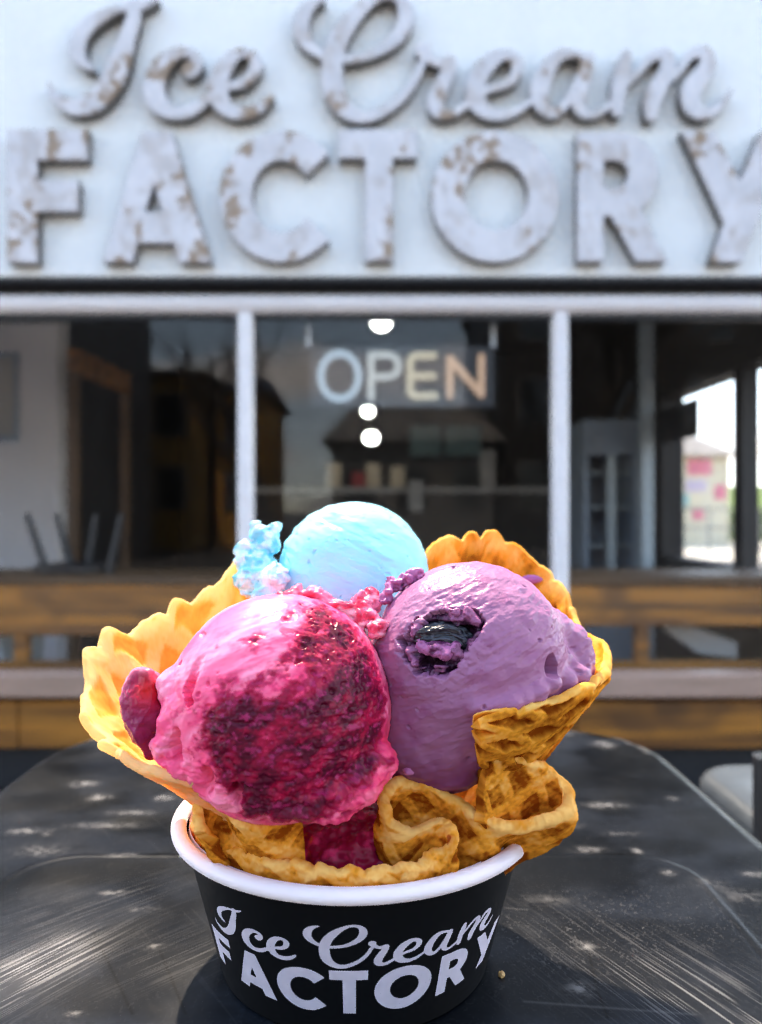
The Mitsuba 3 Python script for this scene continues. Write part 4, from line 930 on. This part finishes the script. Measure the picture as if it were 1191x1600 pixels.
# crumbly ridge at its top
top_l = [(hit(pc_, pr, a_, b_, .0006 - o_), r_) for a_, b_, o_, r_ in ((440, 932, 0, .0030), (462, 929, 0, .0032), (486, 931, 0, .0034), (508, 938, 0, .0034), (528, 948, 0, .0034), (545, 960, 0, .0034), (560, 972, 0, .0032))]
top_l += [(at(a_, b_, d_), r_) for a_, b_, d_, r_ in ((455, 918, .240, .0038), (485, 914, .242, .0040), (510, 925, .242, .0038), (552, 958, .236, .0036), (572, 946, .238, .0046), (580, 930, .240, .0034), (578, 968, .233, .0036), (590, 985, .228, .0030))]
m = torn(top_l, 80, rough=.0034, k=.0012); P = m.vertices
col = mixc((0.86, 0.22, 0.36), (0.62, 0.03, 0.08), sstep(.4, .65, N(P, 240, 3, 83))); col = mixc(col, (0.9, 0.55, 0.66), sstep(.6, .75, N(P, 330, 2, 84)) * .6)
k = obj('crumbled_edge', m, 'sorbet', ps, smooth=True, color=col); labels[k] = {'label': 'ragged red and pink ridge on top of the pink scoop'}
# melted sorbet filling the bowl under the scoops
gc = np.array([XC + .001, YC - .012, .789])
def sdf_g(p): return (np.linalg.norm((p - gc) / (.036, .032, .021), axis=1) - 1) * .021 + 0.003 * (N(p, 120, 4, 90) - .5)
m = star(gc, sdf_g, 6, .05); P = m.vertices; m = lay(m, 0.0014 * (N(P, 700, 3, 91) - .5) + 0.0030 * (ridged(P, 190, 92, 3) - .6)); P = m.vertices
col = mixc((0.25, 0.005, 0.028), (0.62, 0.035, 0.12), sstep(.50, .72, N(P, 260, 4, 93))); col = mixc(col, (0.10, 0.012, 0.06), sstep(.004, .014, P[:, 0] - gc[0]))
k = obj('melted_base', m, 'sorbet', ps, smooth=True, color=col); labels[k] = {'label': 'dark red melted sorbet inside the bowl'}

# --- purple scoop
uc, ur = at(733, 1030, .239), 0.0300
us = thing('ice_cream_scoop', 'purple ice cream scoop with a dark cookie chunk in a hollow, front right', 'ice cream scoop', 'scoops in the cup')
ulumps = [(at(684, 1125, .240), .0218, .006), (at(880, 1010, .244), .0085, .003), (at(900, 1038, .243), .0062, .002), (at(872, 1045, .234), .0060, .002), (at(905, 1055, .238), .0042, .002), (at(858, 985, .242), .0070, .003)]
ulip = [(hit(uc, ur, a, b, i_), r_) for a, b, i_, r_ in ((746, 1106, .0004, .0022), (762, 1108, .0002, .0026), (780, 1104, .0006, .0024), (800, 1098, .0002, .0028), (822, 1090, .0006, .0024), (842, 1080, .0002, .0028), (862, 1068, .0002, .0030), (772, 1116, .0004, .0020))] + [(at(884, 1064, .2260), .0032), (at(904, 1054, .231), .0034)]
hole_c = hit(uc, ur, 690, 992, .0015)
h2_c, h3_c, h4_c = hit(uc, ur, 672, 1026, .0005), hit(uc, ur, 738, 974, .0005), at(858, 1046, .2190)
def sdf_u(p):
    s = np.linalg.norm(p - uc, axis=1) - ur + 0.0018 * (N(p, 50, 3, 100) - .5)
    for c_, r_, k_ in ulumps: s = smin(s, np.linalg.norm(p - c_, axis=1) - r_ + 0.0016 * (N(p, 200, 2, 101) - .5), k_)
    for c_, r_ in ulip: s = smin(s, np.linalg.norm(p - c_, axis=1) - r_, .0022)
    q = frame_to(p - hole_c, 18)
    hole = (np.linalg.norm(q / (.0108, .0120, .0068), axis=1) - 1) * .0068 + 0.0080 * (N(p, 190, 4, 104) - .5)
    h2 = np.linalg.norm((p - h2_c) / (2.0, 2.2, 1.1), axis=1) - .0050 + 0.0050 * (N(p, 300, 3, 105) - .5)
    h3 = np.linalg.norm((p - h3_c) / (1, 1.5, 1.2), axis=1) - .0034 + 0.0040 * (N(p, 300, 3, 107) - .5)
    h4 = np.linalg.norm((p - h4_c) / (.8, 1.2, 1.3), axis=1) - .0032 + 0.001 * (N(p, 420, 2, 108) - .5)
    for h_ in (hole, h2, h3, h4): s = -smin(-s, h_, .0008)
    return s
m = star(uc, sdf_u, 7, .06); P = m.vertices; q = frame_to(P, 25)
zone = np.clip(near(P, hole_c, .012) * 1.2, 0, 1)
h = 0.0013 * (ridged(q * (.55, 1, 1.7), 125, 110, 4) - .6) + 0.00030 * (N(q * (.6, 1, 1.6), 480, 3, 112) - .5) - 0.0009 * pits(P, 360, 113, .88, .96) + zone * 0.0022 * (N(P, 520, 3, 114) - .5) + 0.00012 * (N(P, 1500, 2, 115) - .5)
m = lay(m, h); P = m.vertices
col = mixc((0.285, 0.100, 0.205), (0.37, 0.155, 0.275), N(q, 90, 3, 116)); col = mixc(col, (0.26, 0.075, 0.18), sstep(.5, .75, N(P, 200, 3, 117)) * .6)
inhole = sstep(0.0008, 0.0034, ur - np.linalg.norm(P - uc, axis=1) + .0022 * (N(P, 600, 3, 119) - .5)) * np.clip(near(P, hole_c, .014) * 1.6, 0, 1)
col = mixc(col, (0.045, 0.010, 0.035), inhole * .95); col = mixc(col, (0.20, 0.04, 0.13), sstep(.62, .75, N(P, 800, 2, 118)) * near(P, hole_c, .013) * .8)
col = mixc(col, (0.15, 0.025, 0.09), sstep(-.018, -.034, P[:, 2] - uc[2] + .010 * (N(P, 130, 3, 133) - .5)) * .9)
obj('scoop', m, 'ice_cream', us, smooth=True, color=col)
cr = [(hit(uc, ur, a_, b_, o_), r_) for a_, b_, o_, r_ in ((656, 1006, .0022, .0022), (674, 1013, .0026, .0028), (694, 1018, .0024, .0026), (708, 1010, .0026, .0018), (650, 968, .0010, .0012), (742, 994, .0014, .0012), (668, 1050, .0008, .0010))]
wall_ = [(hit(uc, ur, a_, b_, .0014 + .0012 * ((i_ * 7) % 3)), .0013 + .0006 * ((i_ * 5) % 3)) for i_, (a_, b_) in enumerate(((642, 992), (646, 978), (654, 966), (664, 957), (676, 951), (688, 948), (700, 950), (712, 956), (724, 958), (736, 957), (746, 964), (750, 976), (747, 990), (740, 1001), (728, 1006), (718, 1014), (712, 1026), (704, 1038), (692, 1046), (676, 1050), (660, 1046), (648, 1036), (642, 1022), (640, 1006)))]
m = torn(wall_, 131, .0004, .0042, .0012); P = m.vertices
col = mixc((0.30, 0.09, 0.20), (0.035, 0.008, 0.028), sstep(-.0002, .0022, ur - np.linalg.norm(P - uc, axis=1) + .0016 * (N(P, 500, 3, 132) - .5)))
k = obj('torn_rim', m, 'ice_cream', us, smooth=True, color=col); labels[k] = {'label': 'ragged dark edge of the hollow'}
cr += [(at(a_, b_, d_), r_) for a_, b_, d_, r_ in ((606, 930, .237, .0026), (618, 914, .238, .0028), (634, 904, .239, .0026), (652, 896, .239, .0022), (864, 962, .246, .0026), (640, 1200, .224, .0020), (625, 1165, .224, .0018))]
m = cat([torn(cr[:4], 121, .0004, .0020, .0008), torn(cr[7:11], 124, .0004, .0040, .0022), torn(cr[11:12], 126, .0004, .0018), torn(cr[12:], 127, .0004, .0016)]); P = m.vertices
col = mixc((0.40, 0.12, 0.28), (0.10, 0.02, 0.07), sstep(.5, .65, N(P, 420, 3, 122)) * np.clip(near(P, hole_c, .012) * 1.5, 0, 1))
k = obj('crumbled_edge', m, 'ice_cream', us, smooth=True, color=col); labels[k] = {'label': 'purple crumbs around the hollow and edge of the scoop', 'kind': 'stuff'}
kc = hit(uc, ur, 692, 984, .0062)
m = trimesh.creation.icosphere(subdivisions=5, radius=1.0); q = m.vertices.copy()
V = q * (.0098, .0050, .0036); V[:, 2] += 0.0022 * np.cos(V[:, 0] / .0072 * 1.6) ; V += q * (0.0040 * (N(q, 2.2, 4, 120) - .5))[:, None]
c_, s_ = math.cos(math.radians(-14)), math.sin(math.radians(-14)); V = np.stack([V[:, 0] * c_ - V[:, 2] * s_, V[:, 1], V[:, 0] * s_ + V[:, 2] * c_], 1) + kc - (0, 0, .001)
k = obj('cookie_chunk', trimesh.Trimesh(V, m.faces, process=False), 'cookie', us, smooth=True); labels[k] = {'label': 'black cookie chunk set in the hollow of the scoop'}
# a smear of purple on the wafer rim behind
c = at(830, 905, .3005)
m = lump(c, .0042, 130, (1, .22, .42), 4, .5); 
k = obj('smear', m, 'ice_cream', us, smooth=True, color=np.tile([0.42, 0.12, 0.34], (len(m.vertices), 1))); labels[k] = {'label': 'small purple smear on the wafer rim'}
